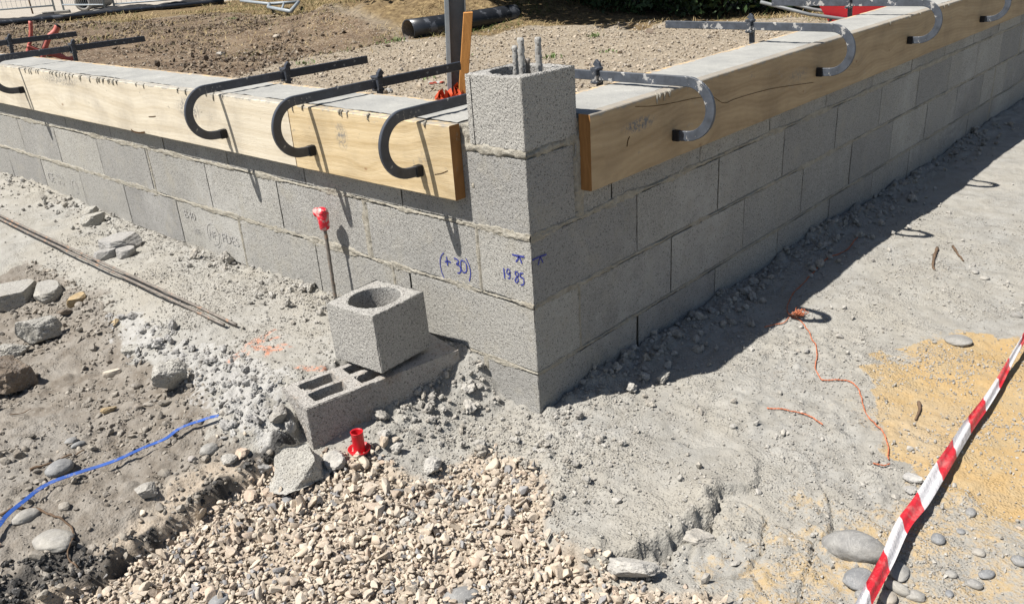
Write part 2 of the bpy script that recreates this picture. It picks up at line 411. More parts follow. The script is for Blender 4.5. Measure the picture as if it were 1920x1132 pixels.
def m_block(name, c1, c2, pit, stain=None):
    M = Mat(name, .95, .15)
    a = M.noise(400, 2, .75); b = M.noise(190, 3, .65); big = M.noise(3.2, 4, .6); v = M.vor(170)
    col = M.mix(M.ramp(b, .35, .65), c1, c2)
    col = M.mix(M.ramp(big, .3, .75, 0, .45), col, tuple(x*.80 for x in c2))
    col = M.mix(M.math('MULTIPLY', M.ramp(a, .47, .36), .85), col, pit)
    col = M.mix(M.math('MULTIPLY', M.ramp(a, .60, .72), .6), col, tuple(min(1, x*1.5) for x in c1))
    pn = M.noise(70, 2, .5)
    col = M.mix(M.math('MULTIPLY', M.math('MULTIPLY', M.ramp(v, .30, .16), M.ramp(pn, .36, .48)), .85), col, pit)
    t = M.attr('tint'); col = M.mix(1., col, M.mix(t, (.70, .70, .72), (1.20, 1.18, 1.12)), 'MULTIPLY')
    w_ = M.noise(1.7, 5, .7); col = M.mix(M.math('MULTIPLY', M.ramp(w_, .52, .66), .35), col, tuple(min(1, x*1.25) for x in c1))
    dk = M.noise(5.5, 6, .75, dist=.6); col = M.mix(M.math('MULTIPLY', M.ramp(dk, .54, .66), .30), col, tuple(x*.6 for x in c2))
    p3 = M.vor(85); p4 = M.noise(33, 3, .6); col = M.mix(M.math('MULTIPLY', M.math('MULTIPLY', M.ramp(p3, .27, .17), M.ramp(p4, .40, .48)), .8), col, pit)
    if stain:
        sn = M.noise(9, 4, .7); col = M.mix(M.math('MULTIPLY', M.ramp(sn, .52, .72), .55), col, stain)
    n1 = M.bump(a, .0022, .9); n1 = M.bump(b, .0028, .8, n1); n1 = M.bump(M.ramp(v, 0, .35), .0020, .8, n1)
    return M.out(col, n1)
mBLOCK = m_block('block_concrete', (.397, .391, .372), (.328, .325, .311), (.117, .112, .106), (.328, .308, .260))
mPILLAR = m_block('pillar_block_concrete', (.424, .418, .397), (.342, .336, .322), (.103, .099, .096))
mLOWB = m_block('stained_block_concrete', (.448, .431, .408), (.341, .329, .314), (.086, .080, .076), (.229, .151, .086))
mRUB = m_block('rubble_concrete', (.437, .429, .405), (.354, .346, .320), (.143, .135, .126), (.303, .278, .227))
def m_mortar():
    M = Mat('mortar', .95, .1); a = M.noise(300, 3, .7); b = M.noise(30, 4, .6)
    col = M.mix(M.ramp(b, .35, .65), (.277, .254, .208), (.356, .337, .290)); col = M.mix(M.math('MULTIPLY', M.ramp(a, .42, .3), .7), col, (.086, .073, .059))
    return M.out(col, M.bump(b, .008, 1, M.bump(a, .003, 1)))
mMORT = m_mortar()
def m_beam():
    M = Mat('ring_beam_concrete', .85, .25); a = M.noise(420, 2, .6); b = M.noise(7, 5, .65); c = M.noise(60, 3)
    col = M.mix(M.ramp(b, .35, .68), (.255, .255, .242), (.329, .326, .302)); col = M.mix(M.math('MULTIPLY', M.ramp(b, .64, .74), .6), col, (.444, .450, .457))
    col = M.mix(M.math('MULTIPLY', M.ramp(a, .4, .28), .5), col, (.121, .118, .111))
    return M.out(col, M.bump(c, .003, .8, M.bump(a, .0012, .6)))
mBEAM = m_beam()
def m_wood(name, ax, light, dark, seed, knots=(), stains=(), grey=.0):
    """ax: the axis the grain runs along (0 x, 1 y, 2 z)"""
    M = Mat(name, .75, .25)
    sc = [1, 1, 1]; sc[ax] = .09
    co = M.map(tuple(sc), loc=(seed*1.3, seed*.7, seed))
    kn = None
    # grain rings pulled round the knots
    warp = M.noise(2.2, 3, .5, co=M.map((.35, .35, .8) if ax != 2 else (1, 1, 1)), dist=.3)
    sep = M.n('ShaderNodeSeparateXYZ'); M.l(M.co, sep.inputs[0])
    u = sep.outputs[ax]; v = sep.outputs[2] if ax != 2 else sep.outputs[0]
    h = M.math('ADD', M.math('MULTIPLY', v, 1.), M.math('MULTIPLY', warp, .30))
    kcol = None
    for (ku, kv, kr) in knots:
        du = M.math('SUBTRACT', u, ku); dv = M.math('SUBTRACT', v, kv)
        d2 = M.math('SQRT', M.math('ADD', M.math('MULTIPLY', M.math('MULTIPLY', du, du), .28), M.math('MULTIPLY', dv, dv)))
        bulge = M.math('MULTIPLY', M.math('POWER', 2.718, M.math('MULTIPLY', M.math('MULTIPLY', d2, d2), -1/(kr*kr*7))), kr*2.2)
        h = M.math('ADD', h, bulge)
        k = M.ramp(M.math('ADD', d2, M.math('MULTIPLY', M.noise(60, 2), kr*.5)), kr*.75, kr*.3)
        kcol = k if kcol is None else M.math('MAXIMUM', kcol, k)
    g = M.math('SINE', M.math('MULTIPLY', h, 380.)); g2 = M.math('SINE', M.math('MULTIPLY', h, 95.))
    fine = M.noise(300, 3, .6, co=co); med = M.noise(40, 4, .6, co=co); big = M.noise(2.5, 3)
    f = M.math('ADD', M.math('MULTIPLY', M.ramp(g, -1, 1), .22), M.math('MULTIPLY', M.ramp(g2, -.4, 1), .34))
    f = M.math('ADD', f, M.math('MULTIPLY', M.ramp(med, .35, .7), .38)); f = M.math('ADD', f, M.math('MULTIPLY', M.ramp(fine, .35, .7), .2))
    col = M.mix(f, light, dark)
    col = M.mix(M.math('MULTIPLY', M.ramp(big, .5, .72), .3), col, tuple(x*.78 for x in dark))
    if kcol is not None: col = M.mix(M.math('MULTIPLY', kcol, .75), col, (.20, .105, .05))
    spl = M.noise(26, 4, .75); col = M.mix(M.math('MULTIPLY', M.ramp(spl, .64, .69), .6), col, (.22, .20, .165)); sp2 = M.noise(9, 5, .8); col = M.mix(M.math('MULTIPLY', M.ramp(sp2, .63, .72), .5), col, (.30, .29, .265))
    for (su, sv, sw, sh, amt) in stains:
        du = M.math('DIVIDE', M.math('SUBTRACT', u, su), sw); dv = M.math('DIVIDE', M.math('SUBTRACT', v, sv), sh)
        d = M.math('SQRT', M.math('ADD', M.math('MULTIPLY', du, du), M.math('MULTIPLY', dv, dv)))
        sn = M.noise(75, 4, .7); k = M.math('MULTIPLY', M.ramp(d, 1, .45), M.ramp(sn, .44, .56))
        col = M.mix(M.math('MULTIPLY', k, amt), col, (.15, .15, .15))
    # cement along the upper edge
    ed = M.math('ADD', sep.outputs[2], M.math('MULTIPLY', M.noise(38, 4, .7), .035)); ed = M.ramp(ed, .8795, .8855)
    if ax != 2: col = M.mix(M.math('MULTIPLY', ed, .8), col, (.25, .245, .225))
    gy = M.noise(5, 5, .7); col = M.mix(M.math('MULTIPLY', M.ramp(gy, .45, .68), .65), col, M.mix(1., col, (.74, .74, .76), 'MULTIPLY'))
    n = M.bump(fine, .0012, .7, M.bump(med, .0015, .5))
    return M.out(col, n)
WL, WD = (.83, .66, .40), (.66, .46, .22)
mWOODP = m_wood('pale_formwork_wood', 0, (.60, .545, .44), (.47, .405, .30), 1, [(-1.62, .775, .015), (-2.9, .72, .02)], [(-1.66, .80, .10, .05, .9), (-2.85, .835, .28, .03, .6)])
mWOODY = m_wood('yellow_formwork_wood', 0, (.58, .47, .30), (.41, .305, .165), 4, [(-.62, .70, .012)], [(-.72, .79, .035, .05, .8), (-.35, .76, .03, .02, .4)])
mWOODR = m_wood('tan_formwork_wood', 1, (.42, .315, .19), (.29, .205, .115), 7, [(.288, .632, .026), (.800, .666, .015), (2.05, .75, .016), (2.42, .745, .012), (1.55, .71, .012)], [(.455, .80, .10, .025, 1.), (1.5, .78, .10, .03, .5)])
mWOODI = m_wood('inner_formwork_wood', 1, (.70, .52, .30), (.5, .34, .17), 11)
mWOODE = m_wood('board_end_grain', 2, (.34, .17, .06), (.20, .095, .03), 12)
mSTAKE = m_wood('orange_brown_stake_wood', 2, (.50, .24, .07), (.34, .15, .04), 13)
def m_plain(name, col, rough=.6, spec=.4, var=.25, sc=40, bump=.0006, metal=0., spl=None, splc=(.5, .49, .46), splamt=.8, splsc=55):
    M = Mat(name, rough, spec, metal); a = M.noise(sc, 4, .6)
    c = M.mix(M.ramp(a, .3, .7), tuple(x*(1-var) for x in col), tuple(min(1, x*(1+var)) for x in col))
    if spl:
        b = M.noise(splsc, 5, .7); b2 = M.noise(6, 2); k = M.ramp(M.math('ADD', b, M.math('MULTIPLY', b2, .25)), spl, spl+.03)
        c = M.mix(M.math('MULTIPLY', k, splamt), c, splc)
    return M.out(c, M.bump(a, bump, .6))
mSTEEL = m_plain('black_painted_steel', (.038, .043, .055), .42, .5, .3, 30, spl=.76, splc=(.36, .35, .32))
mSTEELG = m_plain('grey_cement_splashed_steel', (.050, .058, .072), .55, .45, .35, 30, spl=.72, splc=(.40, .39, .37), splamt=.8, splsc=26)
mFOOT = m_plain('black_clamp_foot', (.012, .012, .014), .6, .3)
mREBAR = m_plain('cement_crusted_rebar', (.30, .295, .28), .9, .2, .25, 90, .003, spl=.66, splc=(.07, .06, .055), splsc=90)
mROD = m_plain('steel_rod', (.16, .14, .12), .55, .5, .35, 60, spl=.68, splc=(.33, .18, .10), splamt=.6, splsc=30)
mRED = m_plain('red_plastic', (.50, .010, .018), .42, .4, .2, 25, spl=.72, splc=(.42, .30, .28), splamt=.4)
mREDC = m_plain('red_plastic_with_cement', (.62, .02, .04), .4, .4, .15, 25, spl=.62, splc=(.46, .38, .35), splamt=.75, splsc=40)
mBLUE = m_plain('blue_strap_plastic', (.022, .075, .30), .5, .4, .25, 30, spl=.68, splc=(.20, .20, .20), splamt=.5)
mTWINE = m_plain('orange_twine', (.40, .14, .075), .9, .1, .45, 160)
mPIPE = m_plain('black_pipe_plastic', (.022, .025, .031), .33, .5, .3, 5, .002, spl=.70, splc=(.14, .15, .17), splamt=.6, splsc=5)
mPIPEI = m_plain('dusty_pipe_inside', (.20, .18, .155), .9, .1)
mGALV = m_plain('galvanised_steel', (.15, .16, .165), .5, .4, .2, 9)
mGALVL = m_plain('pale_fence_lit_flange_steel', (.24, .27, .29), .5, .5, .15, 9)
mORFILM = m_plain('orange_plastic_film', (.42, .06, .02), .5, .4, .2, 20)
mSALM = m_plain('faded_red_paint', (.40, .10, .075), .55, .4, .25, 14)
mREDP = m_plain('bright_red_metal', (.66, .03, .045), .35, .5, .1, 5)
mBLKGEO = m_plain('black_drain_sheet', (.018, .018, .019), .7, .3, .3, 6, .01)
mCONC = m_plain('cast_concrete', (.24, .23, .21), .9, .2, .15, 20, .003)
mLEAF = m_plain('dark_leaves', (.030, .055, .018), .6, .3, .6, 3)
mLEAFL = m_plain('weed_leaves', (.085, .135, .035), .6, .3, .4, 8)
mBARK = m_plain('bark', (.08, .06, .045), .95, .1, .3, 12, .01)
mTWIG = m_plain('dry_twig', (.115, .08, .055), .9, .1, .35, 60)
mINK = m_plain('blue_marker_ink', (.035, .045, .24), .6, .3, .3, 200)
mSTAMP = m_plain('pressed_grey_stamp', (.21, .205, .20), .9, .1, .3, 200, spl=.58, splc=(.42, .41, .39), splamt=.9, splsc=190)
mDARKC = m_plain('dark_wood_crack', (.06, .03, .012), .9, .1)
mBRICK = m_plain('rusty_debris', (.28, .07, .05), .9, .1)
def m_stone(name, cols, sc=18, rough=.85, bump=.002, spec=.25):
    """cols: colours picked by each stone's own tint"""
    M = Mat(name, rough, spec); t = M.attr('tint'); r = M.n('ShaderNodeValToRGB'); M.l(t, r.inputs[0]); e = r.color_ramp.elements
    r.color_ramp.interpolation = 'LINEAR'
    while len(e) < len(cols): e.new(.5)
    for i, c in enumerate(cols): e[i].position = i/(len(cols)-1); e[i].color = (*c, 1)
    a = M.noise(sc, 5, .65); b = M.noise(220, 3, .6)
    col = M.mix(1., r.outputs[0], M.mix(M.ramp(a, .3, .7), (.72, .72, .73), (1.2, 1.18, 1.14)), 'MULTIPLY')
    vn_ = M.noise(9, 6, .75, dist=1.5); col = M.mix(M.math('MULTIPLY', M.ramp(M.math('ABSOLUTE', M.math('SUBTRACT', vn_, .5)), .012, .0), .45), col, (.42, .41, .39)); col = M.mix(M.math('MULTIPLY', M.ramp(b, .42, .3), .5), col, M.mix(1., col, (.5, .5, .5), 'MULTIPLY'))
    return M.out(col, M.bump(a, bump*2, .6, M.bump(b, bump*.6, .7)))
mGRAVEL = m_stone('crushed_limestone', [(.25, .245, .245), (.43, .36, .285), (.39, .33, .262), (.46, .40, .325), (.44, .375, .30), (.42, .335, .262), (.50, .445, .37), (.45, .395, .325)], 30)
mPEB = m_stone('river_stone', [(.192, .198, .205), (.230, .227, .218), (.294, .282, .256), (.320, .269, .211)], 22, .75)
mCRUMB = m_stone('cement_crumbs', [(.258, .244, .222), (.316, .305, .280), (.358, .347, .323), (.287, .265, .230)], 60)
mCRUMBD = m_stone('dirt_clods', [(.173, .150, .125), (.230, .208, .179), (.269, .246, .211), (.211, .192, .166), (.320, .288, .243)], 60)
mCRUMBW = m_stone('white_cement_lumps', [(.258, .253, .243), (.307, .302, .293), (.337, .333, .322)], 60)
mTAR = m_stone('bitumen_crumbs', [(.014, .014, .015), (.032, .032, .032), (.058, .056, .054)], 60)
mFARST = m_stone('yard_stones', [(.230, .192, .147), (.352, .294, .224), (.397, .346, .275), (.269, .243, .211)], 20)
mROCKB = m_stone('brown_rock', [(.141, .109, .083), (.192, .160, .128)], 14, .9, .006)
mYEL = m_stone('yellow_stone', [(.320, .237, .128), (.371, .288, .173)], 14, .9, .004)
def m_straw():
    M = Mat('dry_grass', .8, .2); t = M.attr('tint'); r = M.n('ShaderNodeValToRGB'); M.l(t, r.inputs[0]); e = r.color_ramp.elements
    e[0].color = (.075, .052, .028, 1); e[1].color = (.42, .33, .18, 1); e.new(.5).color = (.26, .195, .10, 1); x = e.new(.08); x.color = (.06, .08, .022, 1)
    return M.out(r.outputs[0])
mSTRAW = m_straw()

def m_ground():
    M = Mat('building_site_ground', .97, .1)
    A = M.n('ShaderNodeAttribute', attribute_name='zones'); s1 = M.n('ShaderNodeSeparateColor'); M.l(A.outputs['Color'], s1.inputs[0])
    B = M.n('ShaderNodeAttribute', attribute_name='yard'); s2 = M.n('ShaderNodeSeparateColor'); M.l(B.outputs['Color'], s2.inputs[0])
    dirt, sand, white, grav = s1.outputs[0], s1.outputs[1], s1.outputs[2], A.outputs['Alpha']
    soil, track, straw, tar_shade = s2.outputs[0], s2.outputs[1], s2.outputs[2], B.outputs['Alpha']
    paint = M.attr('paint'); pale = M.attr('pale')
    a = M.noise(330, 3, .65); b = M.noise(75, 4, .65); c = M.noise(14, 5, .6); d = M.noise(2.6, 4, .6); v = M.vor(130); v2 = M.vor(38)
    vc = M.vor(60, out='Color'); sv = M.n('ShaderNodeSeparateColor'); M.l(vc, sv.inputs[0])
    g = M.mix(M.ramp(c, .35, .68), (.237, .228, .206), (.312, .306, .285)); g = M.mix(M.ramp(d, .38, .68, 0, .6), g, (.312, .290, .244))
    g = M.mix(M.ramp(b, .62, .75, 0, .5), g, (.375, .368, .353))
    di = M.mix(M.ramp(c, .35, .65), (.145, .125, .102), (.225, .205, .178)); di = M.mix(M.ramp(b, .55, .72, 0, .7), di, (.27, .255, .23)); di = M.mix(M.ramp(d, .5, .65, 0, .5), di, (.245, .235, .215))
    sa = M.mix(M.ramp(c, .35, .68), (.375, .26, .125), (.35, .27, .16)); sa = M.mix(M.ramp(d, .48, .68, 0, .6), sa, (.33, .285, .215)); sa = M.mix(M.ramp(b, .58, .72, 0, .45), sa, (.44, .35, .23))
    wh = M.mix(M.ramp(b, .35, .65), (.285, .28, .265), (.37, .365, .35))
    gr = M.mix(M.ramp(b, .35, .65), (.27, .225, .175), (.36, .31, .25))
    so = M.mix(M.ramp(c, .35, .65), (.055, .039, .027), (.15, .108, .075)); so = M.mix(M.ramp(d, .45, .62, 0, .75), so, (.19, .145, .10)); so = M.mix(M.ramp(b, .56, .66, 0, .6), so, (.27, .21, .13))
    so = M.mix(M.ramp(sv.outputs[0], .90, .93, 0, .8), so, (.300, .258, .204))
    tr = M.mix(M.ramp(c, .35, .65), (.204, .168, .123), (.270, .231, .177)); tr = M.mix(M.ramp(sv.outputs[1], .75, .8, 0, .7), tr, (.360, .318, .258))
    tr = M.mix(M.ramp(sv.outputs[2], .85, .9, 0, .7), tr, (.144, .120, .096))
    st = M.mix(M.ramp(c, .35, .68), (.09, .062, .034), (.26, .195, .105)); st = M.mix(M.ramp(d, .45, .6, 0, .6), st, (.12, .088, .052))
    gnz = M.math('ADD', M.math('MULTIPLY', M.math('SUBTRACT', b, .5), 1.1), M.math('MULTIPLY', M.math('SUBTRACT', c, .5), 1.3))
    sand = M.ramp(M.math('ADD', sand, gnz), .32, .68); dirt = M.ramp(M.math('ADD', dirt, gnz), .35, .65); white = M.ramp(M.math('ADD', white, gnz), .4, .7, 0, .8)
    col = g
    for f, cc in ((dirt, di), (sand, sa), (grav, gr), (white, wh), (tar_shade, (.045, .044, .043)), (soil, so), (straw, st), (track, tr)):
        col = M.mix(f, col, cc)
    col = M.mix(M.math('MULTIPLY', pale, .9), col, (.36, .33, .285))
    col = M.mix(M.math('MULTIPLY', M.math('MULTIPLY', paint, .75), M.ramp(b, .42, .58)), col, (.50, .20, .115))
    col = M.mix(M.math('MULTIPLY', M.ramp(a, .41, .3), .55), col, M.mix(1., col, (.35, .33, .31), 'MULTIPLY'))
    col = M.mix(M.math('MULTIPLY', M.ramp(a, .6, .7), .35), col, M.mix(1., col, (1.35, 1.35, 1.35), 'MULTIPLY'))
    gm_ = M.ramp(M.noise(5, 4, .6), .42, .62, .15, 1.); n = M.bump(a, .0026, .8); n = M.bump(b, .0042, .55, n); n = M.bump(M.math('MULTIPLY', M.ramp(v, 0, .6, 1, 0), gm_), .006, .6, n); n = M.bump(M.math('MULTIPLY', M.ramp(v2, 0, .5, 1, 0), gm_), .006, .3, n)
    return M.out(col, n)

# ================================================================== GROUND
def axis(segs):
    """segs: (start, end, step) with growing outer parts"""
    a = [segs[0][0]]
    for s, e, st0, st1 in segs:
        x = s; L = abs(e-s)
        while x < e-1e-9:
            t = (x-s)/L; x += st0*(st1/st0)**t
            a.append(min(x, e))
    return np.array(sorted(set(np.round(a, 5))))
gx = axis([(-90, -30, 8, 1.2), (-30, -12, .6, .12), (-12, -4.6, .09, .022), (-4.6, -1.9, .018, .011), (-1.9, -.9, .009, .0062), (-.9, 1.35, .0058, .0058), (1.35, 3, .007, .1), (3, 90, .15, 9)])
gy = axis([(-90, -3, 9, .15), (-3, -1.45, .08, .008), (-1.45, 1.7, .0058, .0062), (1.7, 3.4, .0075, .016), (3.4, 6.2, .02, .04), (6.2, 14, .045, .09), (14, 30, .12, .6), (30, 95, 1, 9)])
GX, GY = np.meshgrid(gx, gy, indexing='ij'); X, Y = GX.ravel(), GY.ravel()
Z = None
near = (np.abs(X) < 32) & (np.abs(Y) < 32)
Z = np.zeros(len(X)); Z[near] = hfull(X[near], Y[near]); Z[~near] = np.where((X < 0) & (Y > 0), ZI, 0)[~near]
# under the walls the ground stays low
ZG = Z.reshape(GX.shape).copy()
inw = ((X > -.21) & (X < -.006) & (Y > .006) & (Y < 7.5)) | ((Y > .006) & (Y < .21) & (X > -6.5) & (X < -.006))
Z[inw] = -.04
jn = fbm(X*7, Y*7, 60, 4)*.09; jn2 = fbm(X*25, Y*25, 61, 3)*.03
def zone(P, e=.03, k=1.): return sst(-e, e, sd_poly(P, X, Y)+(jn+jn2)*k)
ii = inside(X, Y); oo = 1-ii
zd = zone(P_DIRT, .05)*oo
zs = np.maximum(zone(P_SAND, .06, 1.6)*np.where(sd_poly(P_SANDR, X, Y)+jn > 0, .95, .44), zone(P_SANDL, .06, 1.6)*.30)*oo
zw = zone(P_WHITE, .05)*oo; zg = zone(P_GRAV, .03)*oo
zt = np.maximum((1-sst(.004, .016, d_line(L_STEP, X, Y)+jn2*1.2))*.9, zone(P_TAR, .02, .7)*.8)*oo  # black along the step edge is painted shade; the separate patch is bitumen
far_j = fbm(X*1.1, Y*1.1, 70, 4)*.5
def yzone(P, e): return sst(-e, e, sd_poly(P, X, Y)+far_j)*ii
ysoil = yzone(P_SOIL, .2); ytr = yzone(P_TRACK, .12); yst = ii*(1-.0*ysoil)
fenceA, fenceB = onz(0, 45, ZI)[:2], onz(420, 4, ZI)[:2]; fd = (fenceB-fenceA)/np.linalg.norm(fenceB-fenceA); fn = np.array([-fd[1], fd[0]])
if fn[0] > 0: fn = -fn
pal = sst(.1, .6, (X-fenceA[0])*fn[0]+(Y-fenceA[1])*fn[1])
paintL = [[(430, 672), (455, 655), (480, 635), (500, 625), (512, 618)], [(460, 650), (485, 640), (520, 632)], [(465, 648), (500, 652), (520, 652)], [(478, 655), (505, 660), (545, 655)], [(500, 664), (520, 652), (530, 648)], [(440, 668), (460, 662)], [(560, 692), (610, 690)]]
pt = np.zeros(len(X))
for L in paintL: pt = np.maximum(pt, 1-sst(.008, .017, d_line(polyw(L, .185), X, Y)+jn2*.3))
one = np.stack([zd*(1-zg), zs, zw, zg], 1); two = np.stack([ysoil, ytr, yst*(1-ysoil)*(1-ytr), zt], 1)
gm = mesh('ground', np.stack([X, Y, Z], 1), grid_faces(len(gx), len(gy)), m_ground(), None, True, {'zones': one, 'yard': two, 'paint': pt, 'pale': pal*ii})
tag(put('ground', gm), 'rough building site ground of cement dust, dirt and sand', 'ground', kind='structure')

# ================================================================== SCATTERED STUFF
rg = np.random.default_rng(5)
VG = [chiselled(2, rg, 8, .28, .72) for _ in range(16)]
VC = [chiselled(1, rg, 6, .5, .9) for _ in range(10)]
V0 = [(ICO[0][0]*(1+rg.uniform(-.3, .3, (12, 1))), ICO[0][1]) for _ in range(8)]
def sample(n, x0, x1, y0, y1, dens, seed):
    r = np.random.default_rng(seed); x = r.uniform(x0, x1, n); y = r.uniform(y0, y1, n); k = r.random(n) < dens(x, y); return x[k], y[k]
def P3(x, y, full=True): return np.stack([x, y, _look(ZG, x, y)], 1)
def gd(x, y): return sst(-.035, .02, sd_poly(P_GRAV, x, y)+fbm(x*9, y*9, 8, 3)*.07)*(sd_poly(P_PLAT, x, y) < -.004)*sst(.004, .03, d_line(L_STEP, x, y)+.03*fbm(x*20, y*20, 6, 2))
x, y = sample(36000, -1.3, 1.4, -1.9, 0, lambda x, y: gd(x, y)*(1-.9*(fbm(x*6, y*6, 55, 3) > .55)), 1)
s = rg.lognormal(math.log(.0150), .44, len(x)); s = np.clip(s, .006, .042)
Pg = P3(x, y); Pg[:, 2] += rg.uniform(-.004, .012, len(x))
tint = rg.random(len(x)); tint = np.where(rg.random(len(x)) < .08, .0, .12+.88*tint)
tag(scatter('crushed_gravel', Pg, s, VG, mGRAVEL, 2, .58, .3, tints=tint), 'cream crushed limestone gravel spread in front of the blocks', 'gravel', kind='stuff')
x, y = sample(60000, -1.3, 1.4, -1.9, 0, lambda x, y: gd(x, y), 71)
Pf = P3(x, y); Pf[:, 2] += rg.uniform(-.006, .006, len(x)); tint = rg.random(len(x)); tint = np.where(rg.random(len(x)) < .07, .0, .12+.88*tint)
tag(scatter('fine_gravel', Pf, rg.uniform(.006, .014, len(x)), [chiselled(1, rg, 6, .35, .8) for _ in range(10)], mGRAVEL, 72, .7, .2, tints=tint), 'small chips filling the gaps of the cream gravel', 'gravel', kind='stuff')
# strays beyond the edge of the gravel
x, y = sample(5200, -1.2, 1.5, -1.4, .6, lambda x, y: .14*np.exp(-np.maximum(-sd_poly(P_GRAV, x, y), 0)/.05)*(y < -.1)+.012*sst(0, .1, sd_poly(P_SAND, x, y)), 3)
tag(scatter('loose_gravel', P3(x, y), rg.uniform(.008, .024, len(x)), VG, mGRAVEL, 4, .7, .35), 'stray cream stones beside the gravel patch', 'gravel', kind='stuff')
def outside_w(x, y): return ~((x < .004) & (y > -.004))
x, y = sample(150000, -4.6, 1.5, -1.5, 3.2, lambda x, y: outside_w(x, y)*np.clip(clods(x, y), 0, 1)**1.6*.42*(1-sst(-.02, .02, sd_poly(P_DIRT, x, y)))*(1-gd(x, y))*(np.hypot(x-1, y) < 5), 6)
s = np.clip(rg.lognormal(math.log(.0062), .5, len(x)), .003, .024)
tag(scatter('cement_crumbs', P3(x, y), s, V0, mCRUMB, 7, .8, .3), 'grey cement crumbs and clods strewn along the wall foot', 'rubble', kind='stuff')
OC = np.array([(1, 0, 0), (-1, 0, 0), (0, 1, 0), (0, -1, 0), (0, 0, 1), (0, 0, -1)], float); OF = np.array([(0, 2, 4), (2, 1, 4), (1, 3, 4), (3, 0, 4), (2, 0, 5), (1, 2, 5), (3, 1, 5), (0, 3, 5)])
VO = [(OC*(1+rg.uniform(-.3, .35, (6, 1)))+rg.uniform(-.2, .2, (6, 3)), OF) for _ in range(10)]
def dust(x, y):
    t = sst(-.25, .45, fbm(x*4, y*4, 21, 4))*.55+sst(.0, .35, fbm(x*11, y*11, 22, 3))*.35+.10
    c = np.exp(-(((x-.02)/.42)**2+((y+.18)/.26)**2))
    wr = np.exp(-(np.maximum(x, 0)/.22)**2)*(y > 0)*.6
    return outside_w(x, y)*np.clip(np.maximum.reduce([t*.75, c, wr]), 0, 1)*(1-sst(-.02, .02, sd_poly(P_DIRT, x, y)))*(1-gd(x, y))*(sd_poly(P_WHITE, x, y) < .01)
x, y = sample(330000, -2.6, 1.35, -.95, 2.6, dust, 73)
dd = np.hypot(x-1.42, y+1.57); k = rg.random(len(x)) < np.clip(3.2/np.maximum(dd, 1.6)-.15, .1, 1); x, y = x[k], y[k]
ts = rg.random(len(x)); sn_ = sst(-.05, .05, sd_poly(P_SAND, x, y)+fbm(x*7, y*7, 60, 4)*.1)
tag(scatter('cement_grains', P3(x, y), np.clip(rg.lognormal(math.log(.0042), .38, len(x)), .002, .011), VO, mCRUMB, 74, .8, .3, tints=ts), 'loose grey grains of dry cement scattered over the trampled ground', 'rubble', kind='stuff')
# larger mortar clods in the heap at the corner and along the walls
def heap(x, y):
    c = np.exp(-(((x+.27)/.13)**2+((y+.16)/.17)**2))*1.
    wl = np.exp(-(np.maximum(-y, 0)/.15)**2)*(x < -.3)*(.28+.6*np.exp(-((x+1.35)/.6)**2))*sst(-.3, .3, fbm(x*3, y*3, 90, 2)+.1)
    wr = np.exp(-(np.maximum(x, 0)/.14)**2)*(x > 0)*.8*sst(-.5, .2, fbm(x*4, y*4, 92, 3))*(np.hypot(x, y) > .25)
    f = .35*np.exp(-(((x-.1)/.22)**2+((y+.1)/.14)**2))
    return outside_w(x, y)*np.maximum.reduce([c, wl, wr, f])
x, y = sample(70000, -4.4, .5, -.6, 4.5, heap, 8)
s = np.clip(rg.lognormal(math.log(.0105), .55, len(x)), .004, .040)
Pc = P3(x, y); Pc[:, 2] += rg.uniform(0, .012, len(x))*np.exp(-(((x+.27)/.13)**2+((y+.16)/.17)**2))
VM = []
for k in range(10):
    V, F = ICO[2]; VM.append((V*(1+.45*n3(V, 1.9, k*5))[:, None]*(1+.22*n3(V, 5, k*5+2))[:, None], F))
tag(scatter('mortar_clods', Pc, s, VM, mCRUMB, 9, .8, .2), 'crumbly grey mortar clods heaped at the wall corner', 'rubble', kind='stuff')
x, y = sample(16000, -2.2, -.2, -1.2, -.15, lambda x, y: .5*sst(-.2, .3, fbm(x*9, y*9, 13, 3))*sst(-.03, .04, sd_poly(P_WHITE, x, y)+fbm(x*8, y*8, 3, 2)*.05), 10)
tag(scatter('white_cement_lumps', P3(x, y), np.clip(rg.lognormal(math.log(.0085), .6, len(x)), .003, .034), VM, mCRUMBW, 11, .6, .6), 'whitish cement lumps along the edge of the grey ledge', 'rubble', kind='stuff')
x, y = sample(110000, -4.5, .2, -2.2, .1, lambda x, y: .6*sst(-.5, .3, fbm(x*5, y*5, 14, 3))*sst(-.03, .04, sd_poly(P_DIRT, x, y))*(1-gd(x, y)), 12)
tag(scatter('dirt_clods', P3(x, y), np.clip(rg.lognormal(math.log(.0068), .6, len(x)), .003, .035), VC, mCRUMBD, 13, .6, .5), 'small stones and clods in the brown dirt', 'dirt', kind='stuff')
x, y = sample(26000, -1.6, .1, -1.7, -.3, lambda x, y: np.maximum((1-sst(.010, .035, d_line(L_STEP, x, y)+.02*fbm(x*25, y*25, 16, 2)))*.9*(sd_poly(P_PLAT, x, y) < .012), sst(-.02, .03, sd_poly(P_TAR, x, y)))*.8, 14)
Pt = P3(x, y)
tag(scatter('bitumen_crumbs', Pt, np.clip(rg.lognormal(math.log(.0075), .4, len(x)), .004, .018), V0, mTAR, 15, .8, .3), 'black bitumen crumbs along the broken edge beside the gravel', 'rubble', kind='stuff')
